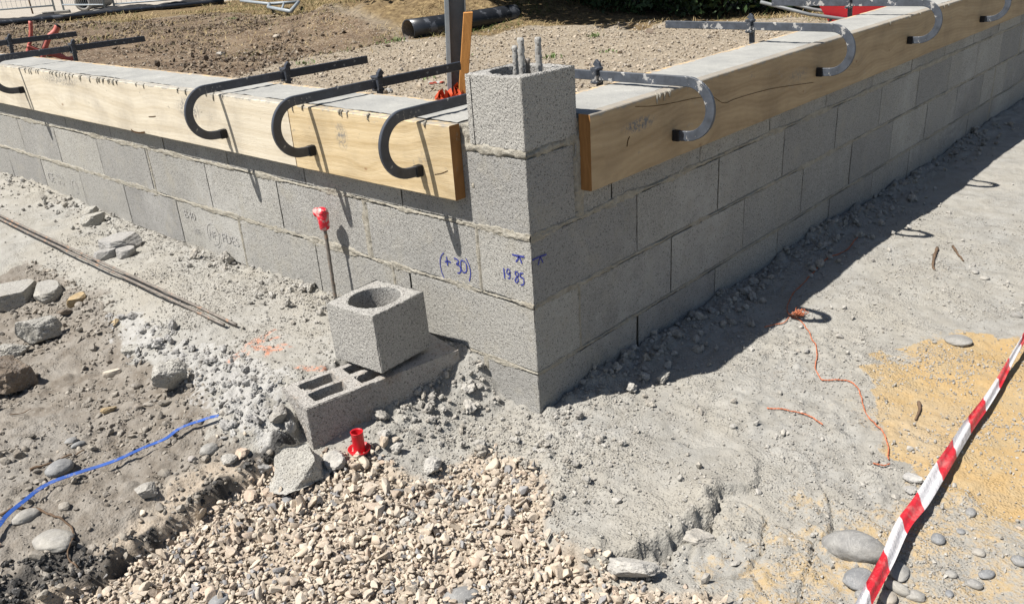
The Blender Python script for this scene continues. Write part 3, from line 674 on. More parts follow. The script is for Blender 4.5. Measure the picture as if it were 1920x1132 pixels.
# yard stones
def trk(x, y): return inside(x, y)*(sst(-.2, .3, sd_poly(P_TRACK, x, y))*.8+.10*sst(-.3, .3, sd_poly(P_SOIL, x, y)))*(x < -.26)*(y > .26)
x, y = sample(60000, -11, -.3, .3, 12, trk, 16)
tag(scatter('yard_gravel', P3(x, y), np.clip(rg.lognormal(math.log(.015), .45, len(x)), .006, .045), V0, mFARST, 17, .6, .35), 'beige stony gravel of the track behind the wall', 'gravel', kind='stuff')
def slf(x, y): return inside(x, y)*sst(-.3, .3, sd_poly(P_SOIL, x, y))*(x < -.3)*(y > .3)*sst(-.3, .4, fbm(x*1.5, y*1.5, 51, 3)+.1)
x, y = sample(70000, -24, -.4, .4, 11, slf, 75)
tag(scatter('soil_clods', P3(x, y), np.clip(rg.lognormal(math.log(.024), .5, len(x)), .01, .08), V0, m_stone('brown_soil_clods', [(.07, .05, .035), (.12, .09, .062), (.17, .13, .09), (.10, .075, .052), (.27, .22, .16)], 12), 76, .55, .4), 'brown clods of turned soil behind the left wing', 'soil', kind='stuff')
# dry grass
def blades(name, x, y, L, seed, label, tintf=None, wdt=.006, up=.5, mat=None, cat='grass'):
    r = np.random.default_rng(seed); n = len(x); z = _look(ZG, x, y); a = r.uniform(0, 2*math.pi, n); el = r.uniform(0, .8, n)
    l = L*r.uniform(.4, 1.3, n); dx = np.cos(a)*np.cos(el)*l; dy = np.sin(a)*np.cos(el)*l; dz = np.sin(el)*l
    px, py = -np.sin(a)*wdt/2, np.cos(a)*wdt/2
    b = np.stack([x, y, z], 1); o = np.stack([px, py, 0*px], 1); t = b+np.stack([dx, dy, dz], 1); m = b+.55*np.stack([dx, dy, dz*1.25], 1)
    V = np.stack([b-o, b+o, m+o*.8, m-o*.8, t], 1).reshape(-1, 3); k = (np.arange(n)*5)[:, None]
    F = [[i, i+1, i+2, i+3] for i in range(0, n*5, 5)]+[[i+3, i+2, i+4] for i in range(0, n*5, 5)]
    T = np.repeat(r.random(n) if tintf is None else tintf, 5)
    return tag(put(name, mesh(name, V, F, mat or mSTRAW, None, False, {'tint': T})), label, cat, kind='stuff')
def strw(x, y):
    t = (1-sst(-.2, .4, sd_poly(P_TRACK, x, y)))*(1-.85*sst(-.3, .5, sd_poly(P_SOIL, x, y)))*sst(-.35, .2, fbm(x*1.3, y*1.3, 99, 3)+.1)
    return np.maximum(t, .22*sst(-.1, .3, sd_poly(P_SOIL, x, y))*(fbm(x*2, y*2, 33, 3) > 0))*inside(x, y)*(x < -.5)*(y > 1)
x, y = sample(120000, -18, -1, 4, 15, strw, 18)
blades('dry_grass', x, y, .09, 19, 'straw coloured dry grass and soil mound behind the yard', tintf=np.where(fbm(x*.9, y*.9, 44, 3) > .45, .08, np.clip(.35+.7*fbm(x*1.6, y*1.6, 45, 3)+.5*(np.random.default_rng(2).random(len(x))-.3), .15, 1)))
x, y = sample(26000, -26, -12, 3, 14, lambda x, y: (1-.8*sst(-.3, .5, sd_poly(P_SOIL, x, y)))*.6*(((x-fenceA[0])*fn[0]+(y-fenceA[1])*fn[1]) < -.2)*(fbm(x*.8, y*.8, 43, 3) > -.1), 20)
blades('sparse_dry_grass', x, y, .14, 21, 'sparse dry grass between the brown soil and the fence', wdt=.012)

# ================================================================== BLOCK WALL
J = {0: 1.0, 1: .8036, 2: .5791, 3: .3788, 4: .1689, 5: -.06}
HW = {0: 0, 1: .011, 2: .006, 3: .006, 4: .006, 5: 0}
def rbox_face(lo, hi, face, res, rr=.004, amp=.0012, seed=0):
    """one face of a rounded, slightly rough block; face like (axis, sign)"""
    ax, sg = face; o1, o2 = (ax+1) % 3, (ax+2) % 3
    n1 = max(2, int((hi[o1]-lo[o1])/res)+1); n2 = max(2, int((hi[o2]-lo[o2])/res)+1)
    def ts(a, b, n):
        t = np.linspace(a, b, n); return np.unique(np.concatenate([t, [a+rr*.4, a+rr, b-rr, b-rr*.4]]))
    u, v = ts(lo[o1], hi[o1], n1), ts(lo[o2], hi[o2], n2); U, W = np.meshgrid(u, v, indexing='ij')
    P = np.zeros((U.size, 3)); P[:, o1] = U.ravel(); P[:, o2] = W.ravel(); P[:, ax] = hi[ax] if sg > 0 else lo[ax]
    Q = np.clip(P, np.array(lo)+rr, np.array(hi)-rr); D = P-Q; L = np.linalg.norm(D, axis=1)[:, None]+1e-9
    nz = .3*n3(P, 45, seed)+np.random.default_rng(seed).uniform(-.8, .8, len(P))
    chip = np.maximum(0, n3(P, 22, seed+30)-.35)*(L[:, 0] > rr*1.15)
    P = Q+D/L*(rr+amp*nz[:, None]-.012*chip[:, None])
    F = grid_faces(len(u), len(v))
    return P, (F if sg > 0 else F[:, ::-1])
wall = empty('block_wall', (-.1, .1, 0), 'low L shaped wall of grey hollow concrete blocks meeting at a raised corner', 'wall')
def wing(name, runs, side, label):
    """side 0: left wing (face y=0), side 1: right wing (face x=0)"""
    mb = MB(); r = random.Random(side+3)
    for row, joints, wides in runs:
        z0, z1 = J[row]+HW[row], J[row-1]-HW[row-1]
        for a, b in zip(joints[:-1], joints[1:]):
            gl = .0015; ga = wides.get(a, gl); gb = wides.get(b, gl)
            if abs(a) < 1e-6: ga = 0.
            da = -.0012*r.random() if a > 0 else 0.
            nearb = a < 1.3; res = .006 if a < .6 else (.009 if nearb else .03)
            amp = .0007 if nearb else .0005; t = r.uniform(.25, .75); sd = r.randrange(9999)
            if side == 0: lo, hi = (-b+gb, -da, z0), (-a-ga, .2, z1)
            else: lo, hi = (-.2, a+ga, z0), (0+da, b-gb, z1)
            for fc in ([(1, -1)] if side == 0 else [(0, 1)]):
                P, F = rbox_face(lo, hi, fc, res, .003, amp, sd); mb.add(P, F.tolist(), 0, t)
    # core just behind the faces closes the dry joints
    top = J[1]+.004
    if side == 0: mb.box((-6.4, .012, -.06), (-.004, .199, .655), 0, 1)
    else: mb.box((-.199, .2, -.06), (-.012, 7.4, .655), 0, 1)
    o = mb.build(name, [mBLOCK, mMORT], wall, False, label)
    return o
L0 = lambda s: [0]+[round(s+.505*k, 4) for k in range(13)]
R0 = lambda s: [0]+[round(s+.5*k, 4) for k in range(15)]
wing('blockwork', [(2, L0(.515), {}), (3, L0(.2), {.2: .003, .705: .009}), (4, L0(.52), {.52: .003}), (5, L0(.205), {.205: .006})], 0, 'sunlit left wing of grey blocks')
wing('blockwork', [(2, [0, .2, .37]+[round(.87+.5*k, 3) for k in range(14)], {.2: .004}), (3, R0(.5), {}), (4, R0(.2), {}), (5, R0(.5), {.5: .005})], 1, 'shaded right wing of grey blocks')
# mortar squeezed out of the bed joints
def bed(side, z, a0, a1, hw, seed, prot=.0045):
    out = []
    for s0, s1, st in ((a0, min(a1, 1.4), .004), (min(a1, 1.4), a1, .016)):
        if s1-s0 < .02: continue
        s = np.arange(s0, s1+st, st); v = np.linspace(-1, 1, 13); S, Vv = np.meshgrid(s, v, indexing='ij')
        wv = hw*(1+1.5*fbm(S*7, S*0+z*7, seed, 4)+.5*fbm(S*60, Vv*2, seed+3, 3)); off = .004*fbm(S*6, S*0, seed+5, 3)
        zz = z+off+Vv*hw*2.
        d = 1-np.abs(Vv*hw*2/np.maximum(wv, .003))**2.2
        p = np.where(d > 0, prot*.7*np.clip(.2+1.1*fbm(S*8, Vv*.8, seed+7, 4), -.6, 1)*np.maximum(d, 0)**.35, -.006)+.003*fbm(S*110, Vv*3+z*50, seed+9, 3)
        p = np.maximum(p, -.008)
        if side == 0: P = np.stack([-S.ravel(), -p.ravel(), zz.ravel()], 1); F = grid_faces(len(s), len(v))
        else: P = np.stack([p.ravel(), S.ravel(), zz.ravel()], 1); F = grid_faces(len(s), len(v))
        out.append((P, F))
    return out
def vert(side, a, z0, z1, hw, seed, prot=.003):
    v = np.arange(z0, z1, .004); s = np.linspace(-1, 1, 9); S, Zz = np.meshgrid(s, v, indexing='ij')
    wv = hw*(1+.8*fbm(Zz*14, Zz*0, seed, 3)+.4*fbm(Zz*70, S, seed+1, 2)); d = 1-np.abs(S*hw*2/np.maximum(wv, .002))**2
    p = np.where(d > 0, prot*np.sqrt(np.maximum(d, 0)), -.005)+.002*fbm(S*3, Zz*100, seed+2, 3); A = a+S*hw*2
    P = np.stack([-A.ravel(), -p.ravel(), Zz.ravel()], 1) if side == 0 else np.stack([p.ravel(), A.ravel(), Zz.ravel()], 1)
    return P, grid_faces(len(s), len(v))
mo = MB()
for P, F in bed(0, J[1], 0.0, .27, .014, 1, .006)+bed(0, J[2], 0, 6.2, .009, 11)+bed(0, J[3], 0, 6.2, .010, 21)+bed(0, J[4], .0, 1.2, .006, 31, .003): mo.add(P, F.tolist(), 0)
for a, row, hw, sd in [(.203, 3, .007, 1), (.71, 3, .011, 2), (2.2, 3, .006, 3), (1.53, 4, .006, 4), (.6, 4, .006, 6), (.205, 5, .008, 5)]:
    P, F = vert(0, a, J[row], J[row-1], hw, sd); mo.add(P, F.tolist(), 0)
mo.build('mortar', mMORT, wall, True, 'beige mortar in the joints of the sunlit wing')
mo = MB()
for P, F in bed(1, J[1], 0.0, .232, .014, 41, .006)+bed(1, J[2], 0, 7.2, .008, 51, .005)+bed(1, J[3], 0, 7.2, .0065, 61, .004)+bed(1, J[4], .0, 7.2, .005, 71, .003): mo.add(P, F.tolist(), 0)
for a, row, hw, sd in [(.22, 2, .012, 7), (4.95, 3, .012, 8), (4.45, 4, .01, 9), (.2, 4, .004, 10), (4.45, 5, .01, 12)]:
    P, F = vert(1, a, J[row], J[row-1], hw, sd); mo.add(P, F.tolist(), 0)
mo.build('mortar', mMORT, wall, True, 'brown mortar in the joints of the shaded wing')
# mortar strip beside the pillar, between blocks and board ends
mb = MB()
for sd_ in (0, 1):
    A_m, Z_m = np.meshgrid(np.linspace(.196, .246, 14), np.linspace(.655, .858, 52), indexing='ij'); pm = -.004+.010*fbm(A_m*60, Z_m*40, 5+sd_, 4)-.004*(A_m > .24)
    Pm = np.stack([-A_m.ravel(), -pm.ravel(), Z_m.ravel()], 1) if sd_ == 0 else np.stack([pm.ravel(), A_m.ravel(), Z_m.ravel()], 1); mb.add(Pm, grid_faces(14, 52).tolist())
mb.box((-.245, .010, .655), (-.2005, .2, .862)); mb.box((-.2, .2005, .655), (-.010, .24, .855)); mb.build('mortar', mMORT, wall, False, 'rough mortar beside the corner pillar')
# corner pillar block with a round hole
def holed_top(mb, lo, hi, z, cx, cy, r, zb, seed, n=96, amp=.0015, rings=14):
    """square top face with a round hole and the hole's inner wall"""
    V = []; ang = np.linspace(0, 2*math.pi, n, endpoint=False)
    sq = []
    for a in ang:
        c, s_ = math.cos(a), math.sin(a); k = min(((hi[0]-cx) if c > 0 else (cx-lo[0]))/max(abs(c), 1e-9), ((hi[1]-cy) if s_ > 0 else (cy-lo[1]))/max(abs(s_), 1e-9))
        sq.append((cx+c*k, cy+s_*k))
    sq = np.array(sq); ci = np.stack([cx+r*np.cos(ang), cy+r*np.sin(ang)], 1)
    R = []
    for i in range(rings+1):
        t = i/rings; p = sq*(1-t)+ci*t; R.append(np.column_stack([p, np.full(n, z-(0.0025 if i == 0 else 0)-(.002 if i == rings else 0))]))
    for q in np.linspace(0, 1, 16)[1:]: R.append(np.column_stack([ci, np.full(n, z-(z-zb)*q)]))
    P = np.vstack(R); nz = n3(P, 60, seed)+n3(P, 160, seed+4); P = P+np.column_stack([nz*amp*.6, nz*amp*.6, nz*amp]); P[:n, :2] = sq
    m = len(R); F = []
    for i in range(m-1):
        for j in range(n): F.append((i*n+j, i*n+(j+1) % n, (i+1)*n+(j+1) % n, (i+1)*n+j))
    mb.add(P, F)
pb = MB(); lo, hi = (-.2, 0, J[1]+.009), (0, .216, 1.0)
for fc in ((1, -1), (0, 1), (0, -1), (1, 1)):
    P, F = rbox_face(lo, hi, fc, .004, .004, .0009, 77); pb.add(P, F.tolist(), 0, .7)
holed_top(pb, (-.198, .002), (-.002, .214), .9985, -.1, .108, .080, .80, 5, amp=.0022)
pb.box((-.18, .02, .80), (-.02, .18, .90), 0, 1)
pb.build('corner_block', [mPILLAR, mMORT], wall, False, 'single square block raised on the corner, cement smeared, with rebars in its round hole')
gr = MB(); gr.box((-.1795, -.0012, .815), (-.1775, .01, .993)); gr.build('mould_groove', mFOOT, wall)
for q0, q1, yy, rr in [((968, 150), (965, 86), .105, .0075), ((980, 152), (976, 71), .075, .0085), ((1012, 146), (1008, 70), .13, .0085), ((990, 150), (989, 110), .135, .0065)]:
    a, b = ony(*q0, yy), ony(*q1, yy); a[2] -= .06; pts = [a+(b-a)*t for t in np.linspace(0, 1, 22)]
    mb = MB(); mb.tube(pts, [rr*(1+.12*math.sin(i*2.3)) for i in range(22)], 12, rough=.14, seed=int(q0[0])); mb.build('rebar', mREBAR if rr > .007 else mROD, wall, True)
# ring beam
def beam(x0, x1, y0, y1, name, label):
    mb = MB(); nx = max(6, int((x1-x0)/.012)); ny = max(6, int((y1-y0)/.012)); u = np.linspace(x0, x1, nx); v = np.linspace(y0, y1, ny); U, W = np.meshgrid(u, v, indexing='ij')
    zz = .868+.0030*fbm(U*9, W*9, 5, 3)+.0016*fbm(U*60, W*60, 6, 2)
    mb.add(np.stack([U.ravel(), W.ravel(), zz.ravel()], 1), grid_faces(nx, ny).tolist()); mb.box((x0, y0, .656), (x1, y1, .8635))
    return mb.build(name, mBEAM, wall, True, label)
beam(-6.4, -.243, .0005, .2, 'ring_beam', 'smooth grey concrete band poured on the left wing')
beam(-.2, -.0005, .238, 7.4, 'ring_beam', 'smooth grey concrete band poured on the right wing')
# hand writing in blue marker
def ribbon(mb, P, wd, nrm, lift=.0016):
    P = np.array(P, float); n = np.array(nrm, float); V = []
    for i in range(len(P)):
        t = P[min(i+1, len(P)-1)]-P[max(i-1, 0)]; t /= np.linalg.norm(t)+1e-9; b = np.cross(n, t)
        ww = wd*(.8+.4*abs(math.sin(i*1.7)))
        V += [P[i]+b*ww/2+n*lift, P[i]-b*ww/2+n*lift]
    mb.add(V, [(2*i, 2*i+2, 2*i+3, 2*i+1) for i in range(len(P)-1)])
def zz(pts, k=7.97, ox=800, oy=440): return [(ox+a/k, oy+b/k) for a, b in pts]
ink = MB()
for st, wd in [([(258, 265), (215, 330), (205, 420), (225, 540), (265, 645)], .0028), ([(300, 325), (312, 400), (318, 460)], .0042), ([(275, 402), (320, 395), (368, 412)], .0042),
               ([(410, 348), (455, 365), (480, 400), (445, 440)], .0042), ([(445, 440), (490, 460), (515, 520), (500, 565), (465, 570)], .0042),
               ([(560, 395), (530, 380), (512, 410), (520, 500), (550, 560), (590, 555), (602, 500), (592, 430), (562, 395)], .0034), ([(590, 350), (635, 450), (658, 550), (655, 630), (640, 690)], .0032),
               ([(1280, 292), (1370, 315), (1465, 328)], .0048), ([(1385, 320), (1360, 375), (1335, 400)], .0042), ([(1385, 320), (1410, 380), (1428, 430)], .0042), ([(1380, 318), (1384, 350)], .0042),
               ([(1155, 495), (1163, 570), (1172, 655)], .0042), ([(1245, 520), (1215, 510), (1200, 560), (1225, 590), (1248, 560), (1245, 520)], .0034), ([(1246, 560), (1250, 620), (1240, 650), (1215, 645)], .0034),
               ([(1283, 645), (1290, 655)], .005), ([(1370, 560), (1335, 550), (1328, 590), (1360, 630), (1372, 680), (1350, 710), (1328, 690), (1335, 650), (1370, 610), (1370, 560)], .0034),
               ([(1450, 572), (1402, 580), (1405, 635)], .0034), ([(1405, 635), (1440, 640), (1458, 690), (1450, 740), (1410, 750)], .0036)]:
    pp = [ony(u, v, 0) for u, v in zz(st)]; ribbon(ink, catmull(pp, 5), wd, (0, -1, 0))
for st, wd in [([(1570, 380), (1680, 330), (1785, 292)], .0048), ([(1690, 330), (1672, 400), (1662, 450)], .0042), ([(1690, 330), (1712, 370), (1732, 415)], .0042)]:
    pp = [onx(u, v, 0) for u, v in zz(st)]; ribbon(ink, catmull(pp, 5), wd, (1, 0, 0))
ink.build('marker_writing', mINK, wall)
# stamps pressed in the blocks
def text_mesh(txt, size, org, ux, uz, out, mb, lift=.0013, sx=1.):
    cu = bpy.data.curves.new('t', 'FONT'); cu.body = txt; cu.size = size; cu.resolution_u = 3
    ob = bpy.data.objects.new('t', cu); C.objects.link(ob); dg = bpy.context.evaluated_depsgraph_get(); me = ob.evaluated_get(dg).to_mesh()
    V = [tuple(v.co) for v in me.vertices]; F = [tuple(p.vertices) for p in me.polygons]
    ob.evaluated_get(dg).to_mesh_clear(); bpy.data.objects.remove(ob); bpy.data.curves.remove(cu)
    org, ux, uz, out = map(np.array, (org, ux, uz, out)); mb.add([org+ux*v[0]*sx+uz*v[1]+out*lift for v in V], F)
def circ(mb, c, r, ux, uz, out, wd=.003, a0=0, a1=360):
    c, ux, uz, out = map(np.array, (c, ux, uz, out)); P = [c+ux*r*math.cos(rad(a))+uz*r*math.sin(rad(a)) for a in np.linspace(a0, a1, 33)]; ribbon(mb, P, wd, out, .0013)
st = MB(); ux, uz, ou = (1., 0, 0), (0, 0, 1.), (0, -1., 0)
text_mesh('B40', .052, (-1.985, 0, .305), ux, uz, ou, st, sx=1.2); text_mesh('20E', .036, (-1.935, 0, .245), ux, uz, ou, st, sx=1.2)
circ(st, (-1.765, 0, .268), .046, ux, uz, ou); text_mesh('NF', .05, (-1.797, 0, .250), ux, uz, ou, st, sx=.9); circ(st, (-1.765, 0, .268), .058, ux, uz, ou, .0025, -75, 15)
text_mesh('FDES', .055, (-1.695, 0, .250), ux, uz, ou, st, sx=1.1); circ(st, (-1.62, 0, .225), .001, ux, uz, ou)
st.build('pressed_stamp', mSTAMP, wall)
st = MB()
text_mesh('CE', .075, (-3.50, 0, .255), ux, uz, ou, st, sx=.9); text_mesh('B40 20', .03, (-3.38, 0, .295), ux, uz, ou, st, sx=1.2); text_mesh('NF 08', .03, (-3.38, 0, .255), ux, uz, ou, st, sx=1.2)
circ(st, (-3.15, 0, .27), .035, ux, uz, ou); st.build('pressed_stamp', mSTAMP, wall)
st = MB(); ux, ou = (0, 1., 0), (1., 0, 0)
text_mesh('CE', .085, (0, 3.53, .055), ux, uz, ou, st, sx=1.); text_mesh('B40 20', .035, (0, 3.66, .105), ux, uz, ou, st, sx=1.2); text_mesh('NF 08', .035, (0, 3.66, .055), ux, uz, ou, st, sx=1.2)
circ(st, (0, 3.93, .10), .045, ux, uz, ou); st.build('pressed_stamp', mSTAMP, wall)

# ================================================================== FORMWORK BOARDS
def board(name, lo, hi, mats, label, cat='board', cracks=(), group=None):
    lo, hi = np.array(lo, float), np.array(hi, float); ax = 0 if hi[0]-lo[0] > hi[1]-lo[1] else 1; oth = 1-ax
    mb = MB(); n = max(8, int((hi[ax]-lo[ax])/.02)); s_ = np.linspace(lo[ax], hi[ax], n); ring = []
    be = .0025; prof = []
    o0, o1, z0, z1 = lo[oth], hi[oth], lo[2], hi[2]
    for a, b in ((o0+be, z0), (o1-be, z0), (o1, z0+be), (o1, (z0+z1)/2), (o1, z1-be), (o1-be, z1), (o0+be, z1), (o0, z1-be), (o0, (z0+z1)/2), (o0, z0+be)): prof.append((a, b))
    V = []
    for i, q in enumerate(s_):
        dz = .0012*fbm(q*3, 0, 3, 2); dd = .0008*fbm(q*2.2, 5, 4, 2)
        for (a, b) in prof:
            p = [0, 0, b+dz+.0007*fbm(q*45, b*30, 8, 2)]; p[ax] = q; p[oth] = a+dd; V.append(p)
    k = len(prof); F = []; M_ = []
    for i in range(n-1):
        for j in range(k):
            f = (i*k+j, i*k+(j+1) % k, (i+1)*k+(j+1) % k, (i+1)*k+j); F.append(f if ax == 1 else f[::-1])
    mb.add(V, F, 0)
    e0 = tuple(range(k)); e1 = tuple((n-1)*k+j for j in range(k))
    Vv = np.array(V)
    mb.add(Vv[list(e0)], [tuple(range(k))], 1); mb.add(Vv[list(e1)], [tuple(range(k))[::-1]], 1)
    for P, wd, nr in cracks: ribbon(mb, catmull(P, 6), wd, nr, .0009)
    V = np.vstack(mb.V); o = put(name, mesh(name, V, mb.F, mats, mb.M, False))
    for me_i, (P, wd, nr) in enumerate(cracks): pass
    return tag(o, label, cat, group)
XS = ony(555, 300, -.04)[0]
yc = -.0405
def board2(name, lo, hi, mat, label, cracks=()):
    o = board(name, lo, hi, [mat, mWOODE], label)
    if cracks:
        mb = MB()
        for P, wd, nr in cracks: ribbon(mb, catmull(P, 6), wd, nr, .0012)
        mb.build('crack', mDARKC, o)
    return o
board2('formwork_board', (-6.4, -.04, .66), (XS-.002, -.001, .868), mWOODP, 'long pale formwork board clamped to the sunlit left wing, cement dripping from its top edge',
       [([ony(u, v, -.04) for u, v in [(246, 243), (252, 247), (262, 249), (272, 248)]], .006, (0, -1, 0)), ([ony(u, v, -.04) for u, v in [(279, 219), (286, 219), (292, 218)]], .003, (0, -1, 0))])
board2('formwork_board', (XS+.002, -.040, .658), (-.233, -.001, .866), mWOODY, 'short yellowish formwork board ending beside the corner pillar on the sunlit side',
       [([ony(u, v, -.04) for u, v in [(815, 327), (828, 325), (840, 320)]], .002, (0, -1, 0))])
ck = [(1190, 200), (1225, 199), (1262, 193), (1300, 185), (1332, 181), (1340, 184), (1352, 192), (1362, 193), (1375, 187), (1410, 176), (1450, 166), (1490, 160), (1525, 155)]
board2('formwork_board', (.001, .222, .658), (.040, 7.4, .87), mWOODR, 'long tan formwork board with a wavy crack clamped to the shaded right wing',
       [([onx(u, v, .04) for u, v in ck], .0016, (1, 0, 0)), ([onx(u, v, .04) for u, v in [(1175, 275), (1177, 263), (1180, 256)]], .004, (1, 0, 0))])
board2('formwork_board', (-6.4, .201, .66), (-.26, .227, .8655), mWOODI, 'formwork board on the yard side of the left wing, only its top edge showing')
board2('formwork_board', (-.227, .26, .66), (-.201, 7.4, .8655), mWOODI, 'formwork board on the yard side of the right wing, only its top edge showing')
# cement drips on the board edges
def drips(y_is, rngs, n, seed, name_parent):
    r = np.random.default_rng(seed); mb = MB()
    for k in range(n):
        a = r.uniform(*rngs); L = r.uniform(.004, .02); wd = r.uniform(.002, .005)
        pts = [(0, .872), (0, .866), (r.uniform(-.003, .003), .862-L*.5), (r.uniform(-.004, .004), .862-L)]
        P = [(a+q, -.0415, z) if y_is == 0 else (.0415, a+q, z) for q, z in pts]
        if y_is == 0: P[0] = (a, -.034, .870)
        else: P[0] = (.034, a, .872)
        mb.tube(P, [wd, wd, wd*.7, wd*.25], 7, rough=.25, seed=k)
    mb.build('cement_drips', mMORT, name_parent, True)
BO = [o for o in bpy.data.objects if o.name.startswith('formwork_board')]
drips(0, (-3.3, -1.95), 34, 1, BO[0]); drips(0, (-1.9, -1.2), 5, 2, BO[0]); drips(0, (XS+.03, -.3), 7, 3, BO[1]); drips(1, (.5, .62), 6, 4, BO[2]); drips(1, (1.0, 3.5), 7, 5, BO[2])

# ================================================================== CLAMPS
def clamp(org, side, dz, mat, label, first=None):
    """a bent flat bar over the wall with a sliding jaw; local frame: +a goes from the outer face towards the yard"""
    e = empty('formwork_clamp', org, label, 'clamp', 'steel clamps hooked over the formwork')
    if first is not None:
        e.rotation_euler = (0, 0, first)
        return e
    return e
def clamp_meshes(mat, tag_):
    # local: x = bar thickness direction, y = towards the yard, z up, origin on the outer face of the wall at z=.868
    def sweep(path, wd, th):
        P = np.array(path); V = []; n = len(P)
        for i in range(n):
            t = P[min(i+1, n-1)]-P[max(i-1, 0)]; t /= np.linalg.norm(t); nn = np.array([-t[1], t[0]])
            b = .0014
            for (o, xx) in ((wd/2, -th/2+b), (wd/2, th/2-b), (wd/2-b, th/2), (-wd/2+b, th/2), (-wd/2, th/2-b), (-wd/2, -th/2+b), (-wd/2+b, -th/2), (wd/2-b, -th/2)):
                p = P[i]+nn*o; V.append((xx, p[0], p[1]))
        F = [(i*8+j, i*8+(j+1) % 8, (i+1)*8+(j+1) % 8, (i+1)*8+j) for i in range(n-1) for j in range(8)]+[tuple(range(8))[::-1], tuple((n-1)*8+j for j in range(8))]
        return V, F
    c = (-.085, -.0545); R = .081; path = [(.64, .0265), (.4, .0265), (.2, .0265), (.05, .0265)]
    path += [(c[0]+R*math.cos(rad(a)), c[1]+R*math.sin(rad(a))) for a in np.linspace(90, 268, 26)]+[(-.072, -.1365), (-.06, -.1365)]
    V, F = sweep(path, .030, .0115); bar = mesh('bar', V, F, mat, None, False)
    mb = MB(); M = Matrix.Translation((0, -.0525, -.1375)); mb.box((-.0095, -.0125, -.0165), (.0095, .0118, .0165), .002, 0, M)
    ft = mesh('foot', np.vstack(mb.V), mb.F, mFOOT, None, False)
    mb = MB()
    V, F = sweep([(.262, .066), (.252, .058), (.247, .045), (.246, .01), (.244, -.03), (.240, -.065)], .020, .013)
    mb.add(np.array(V)+np.array([.0125, 0, 0]), F); V2 = np.array(V)-np.array([.0125, 0, 0])
    mb.box((-.017, .234, .0425), (.019, .262, .052), .002); mb.box((-.017, .234, .001), (.019, .262, .0105), .002); mb.box((-.017, .238, .001), (-.0065, .258, .052), .002)
    jw = mesh('sliding_jaw', np.vstack(mb.V), mb.F, mat, None, False)
    return bar, ft, jw
sets = {'black': clamp_meshes(mSTEEL, 'b'), 'grey': clamp_meshes(mSTEELG, 'g')}
CL = [(-.363, 0, 0, 'black', 'black clamp on the left board nearest the pillar, its bar running behind the pillar', 2.),
      (-.876, 0, 0, 'black', 'black clamp second from the pillar, its bar end touching the wooden stake', -1.),
      (-1.418, 0, 0, 'black', 'black clamp third from the pillar on the left board, bar end over the stony track', -2.),
      (-3.36, 0, .03, 'black', 'black clamp far along the left board with its bar raised over the brown soil', 4.),
      (-4.27, 0, .035, 'black', 'leftmost black clamp, only its bar end coming into view', 3.),
      (.637, 1, 0, 'grey', 'cement smeared grey clamp on the right board nearest the pillar', 0.),
      (1.658, 1, .035, 'grey', 'grey clamp with a rusty spot, second from the pillar on the right board', 0.),
      (2.64, 1, .03, 'grey', 'grey clamp third from the pillar, crossing in front of the red barrow', 0.),
      (3.78, 1, 0, 'grey', 'grey clamp farthest along the right board, cut by the top of the photo', 0.)]
for p, sd, dz, kd, lab, tilt in CL:
    e = empty('formwork_clamp', (p, 0, .868+dz) if sd == 0 else (0, p, .868+dz), lab, 'clamp', 'steel clamps hooked over the formwork', 0 if sd == 0 else rad(90))
    for nm, me in zip(('bar', 'foot', 'sliding_jaw'), sets[kd]): put(nm, me, e)

# ================================================================== BLOCKS ON THE GROUND
def put_block(name, V_F, org, rz, ry, rx, label, mats, cat):
    V = np.vstack(V_F.V); R = np.array(Matrix.Rotation(rz, 3, 'Z') @ Matrix.Rotation(ry, 3, 'Y') @ Matrix.Rotation(rx, 3, 'X'))
    o = put(name, mesh(name, V @ R.T, V_F.F, mats, V_F.M, False, {'tint': np.concatenate(V_F.T)}), None, org)
    return tag(o, label, cat)
cb = MB(); lo, hi = (-.207, 0, 0), (0, .2, .180)
for fc in ((1, -1), (0, 1), (0, -1), (1, 1), (2, -1)):
    P, F = rbox_face(lo, hi, fc, .0045, .003, .0008, 31); cb.add(P, F.tolist(), 0, .6)
holed_top(cb, (-.205, .002), (-.002, .198), .1785, -.1035, .1, .077, .012, 15, amp=.0018)
put_block('pillar_block', cb, (-.319, -.3065, .206), rad(2.4), rad(-1.5), rad(.8), 'loose square concrete block with a round hole, sitting on the hollow block', mPILLAR, 'concrete block')
# hollow block with two rows of cells
hb = MB(); W_, L_, H_ = .165, .50, .20
lo, hi = (0, 0, 0), (L_, W_, H_)
for fc in ((1, -1), (0, -1), (0, 1), (1, 1)):
    P, F = rbox_face(lo, hi, fc, .0055, .003, .0012, 51); hb.add(P, F.tolist(), 0, .5)
cells = [(a, b) for a in (.042, .184) for b in (.025, .095)]
cl_, cw_ = .100, .046
nx_, ny_ = 101, 34; U, W2 = np.meshgrid(np.linspace(.002, L_-.002, nx_), np.linspace(.002, W_-.002, ny_), indexing='ij')
uu = U.ravel(); ww = W2.ravel(); depth = np.full(len(uu), -9.)
for a, b in cells:
    d = np.minimum(np.minimum(uu-a, a+cl_-uu), np.minimum(ww-b, b+cw_-ww))+.0035*n3(np.stack([uu, ww, uu*0], 1), 30, 7); depth = np.maximum(depth, d)
zt_ = np.where(depth > 0, -.13, 0)
zt_ = H_-.001+zt_*sst(0, .004, depth)+.0016*n3(np.stack([uu, ww, uu*0], 1), 60, 9)
hb.add(np.stack([uu, ww, zt_], 1), grid_faces(nx_, ny_).tolist(), 0, .55)
A0 = onz(574, 766, .19)
hb_o = put_block('hollow_block', hb, (A0[0], A0[1], -.01), rad(79.6), 0, 0, 'half buried hollow concrete block with open cells and rust coloured stain, under the square block', mLOWB, 'concrete block')

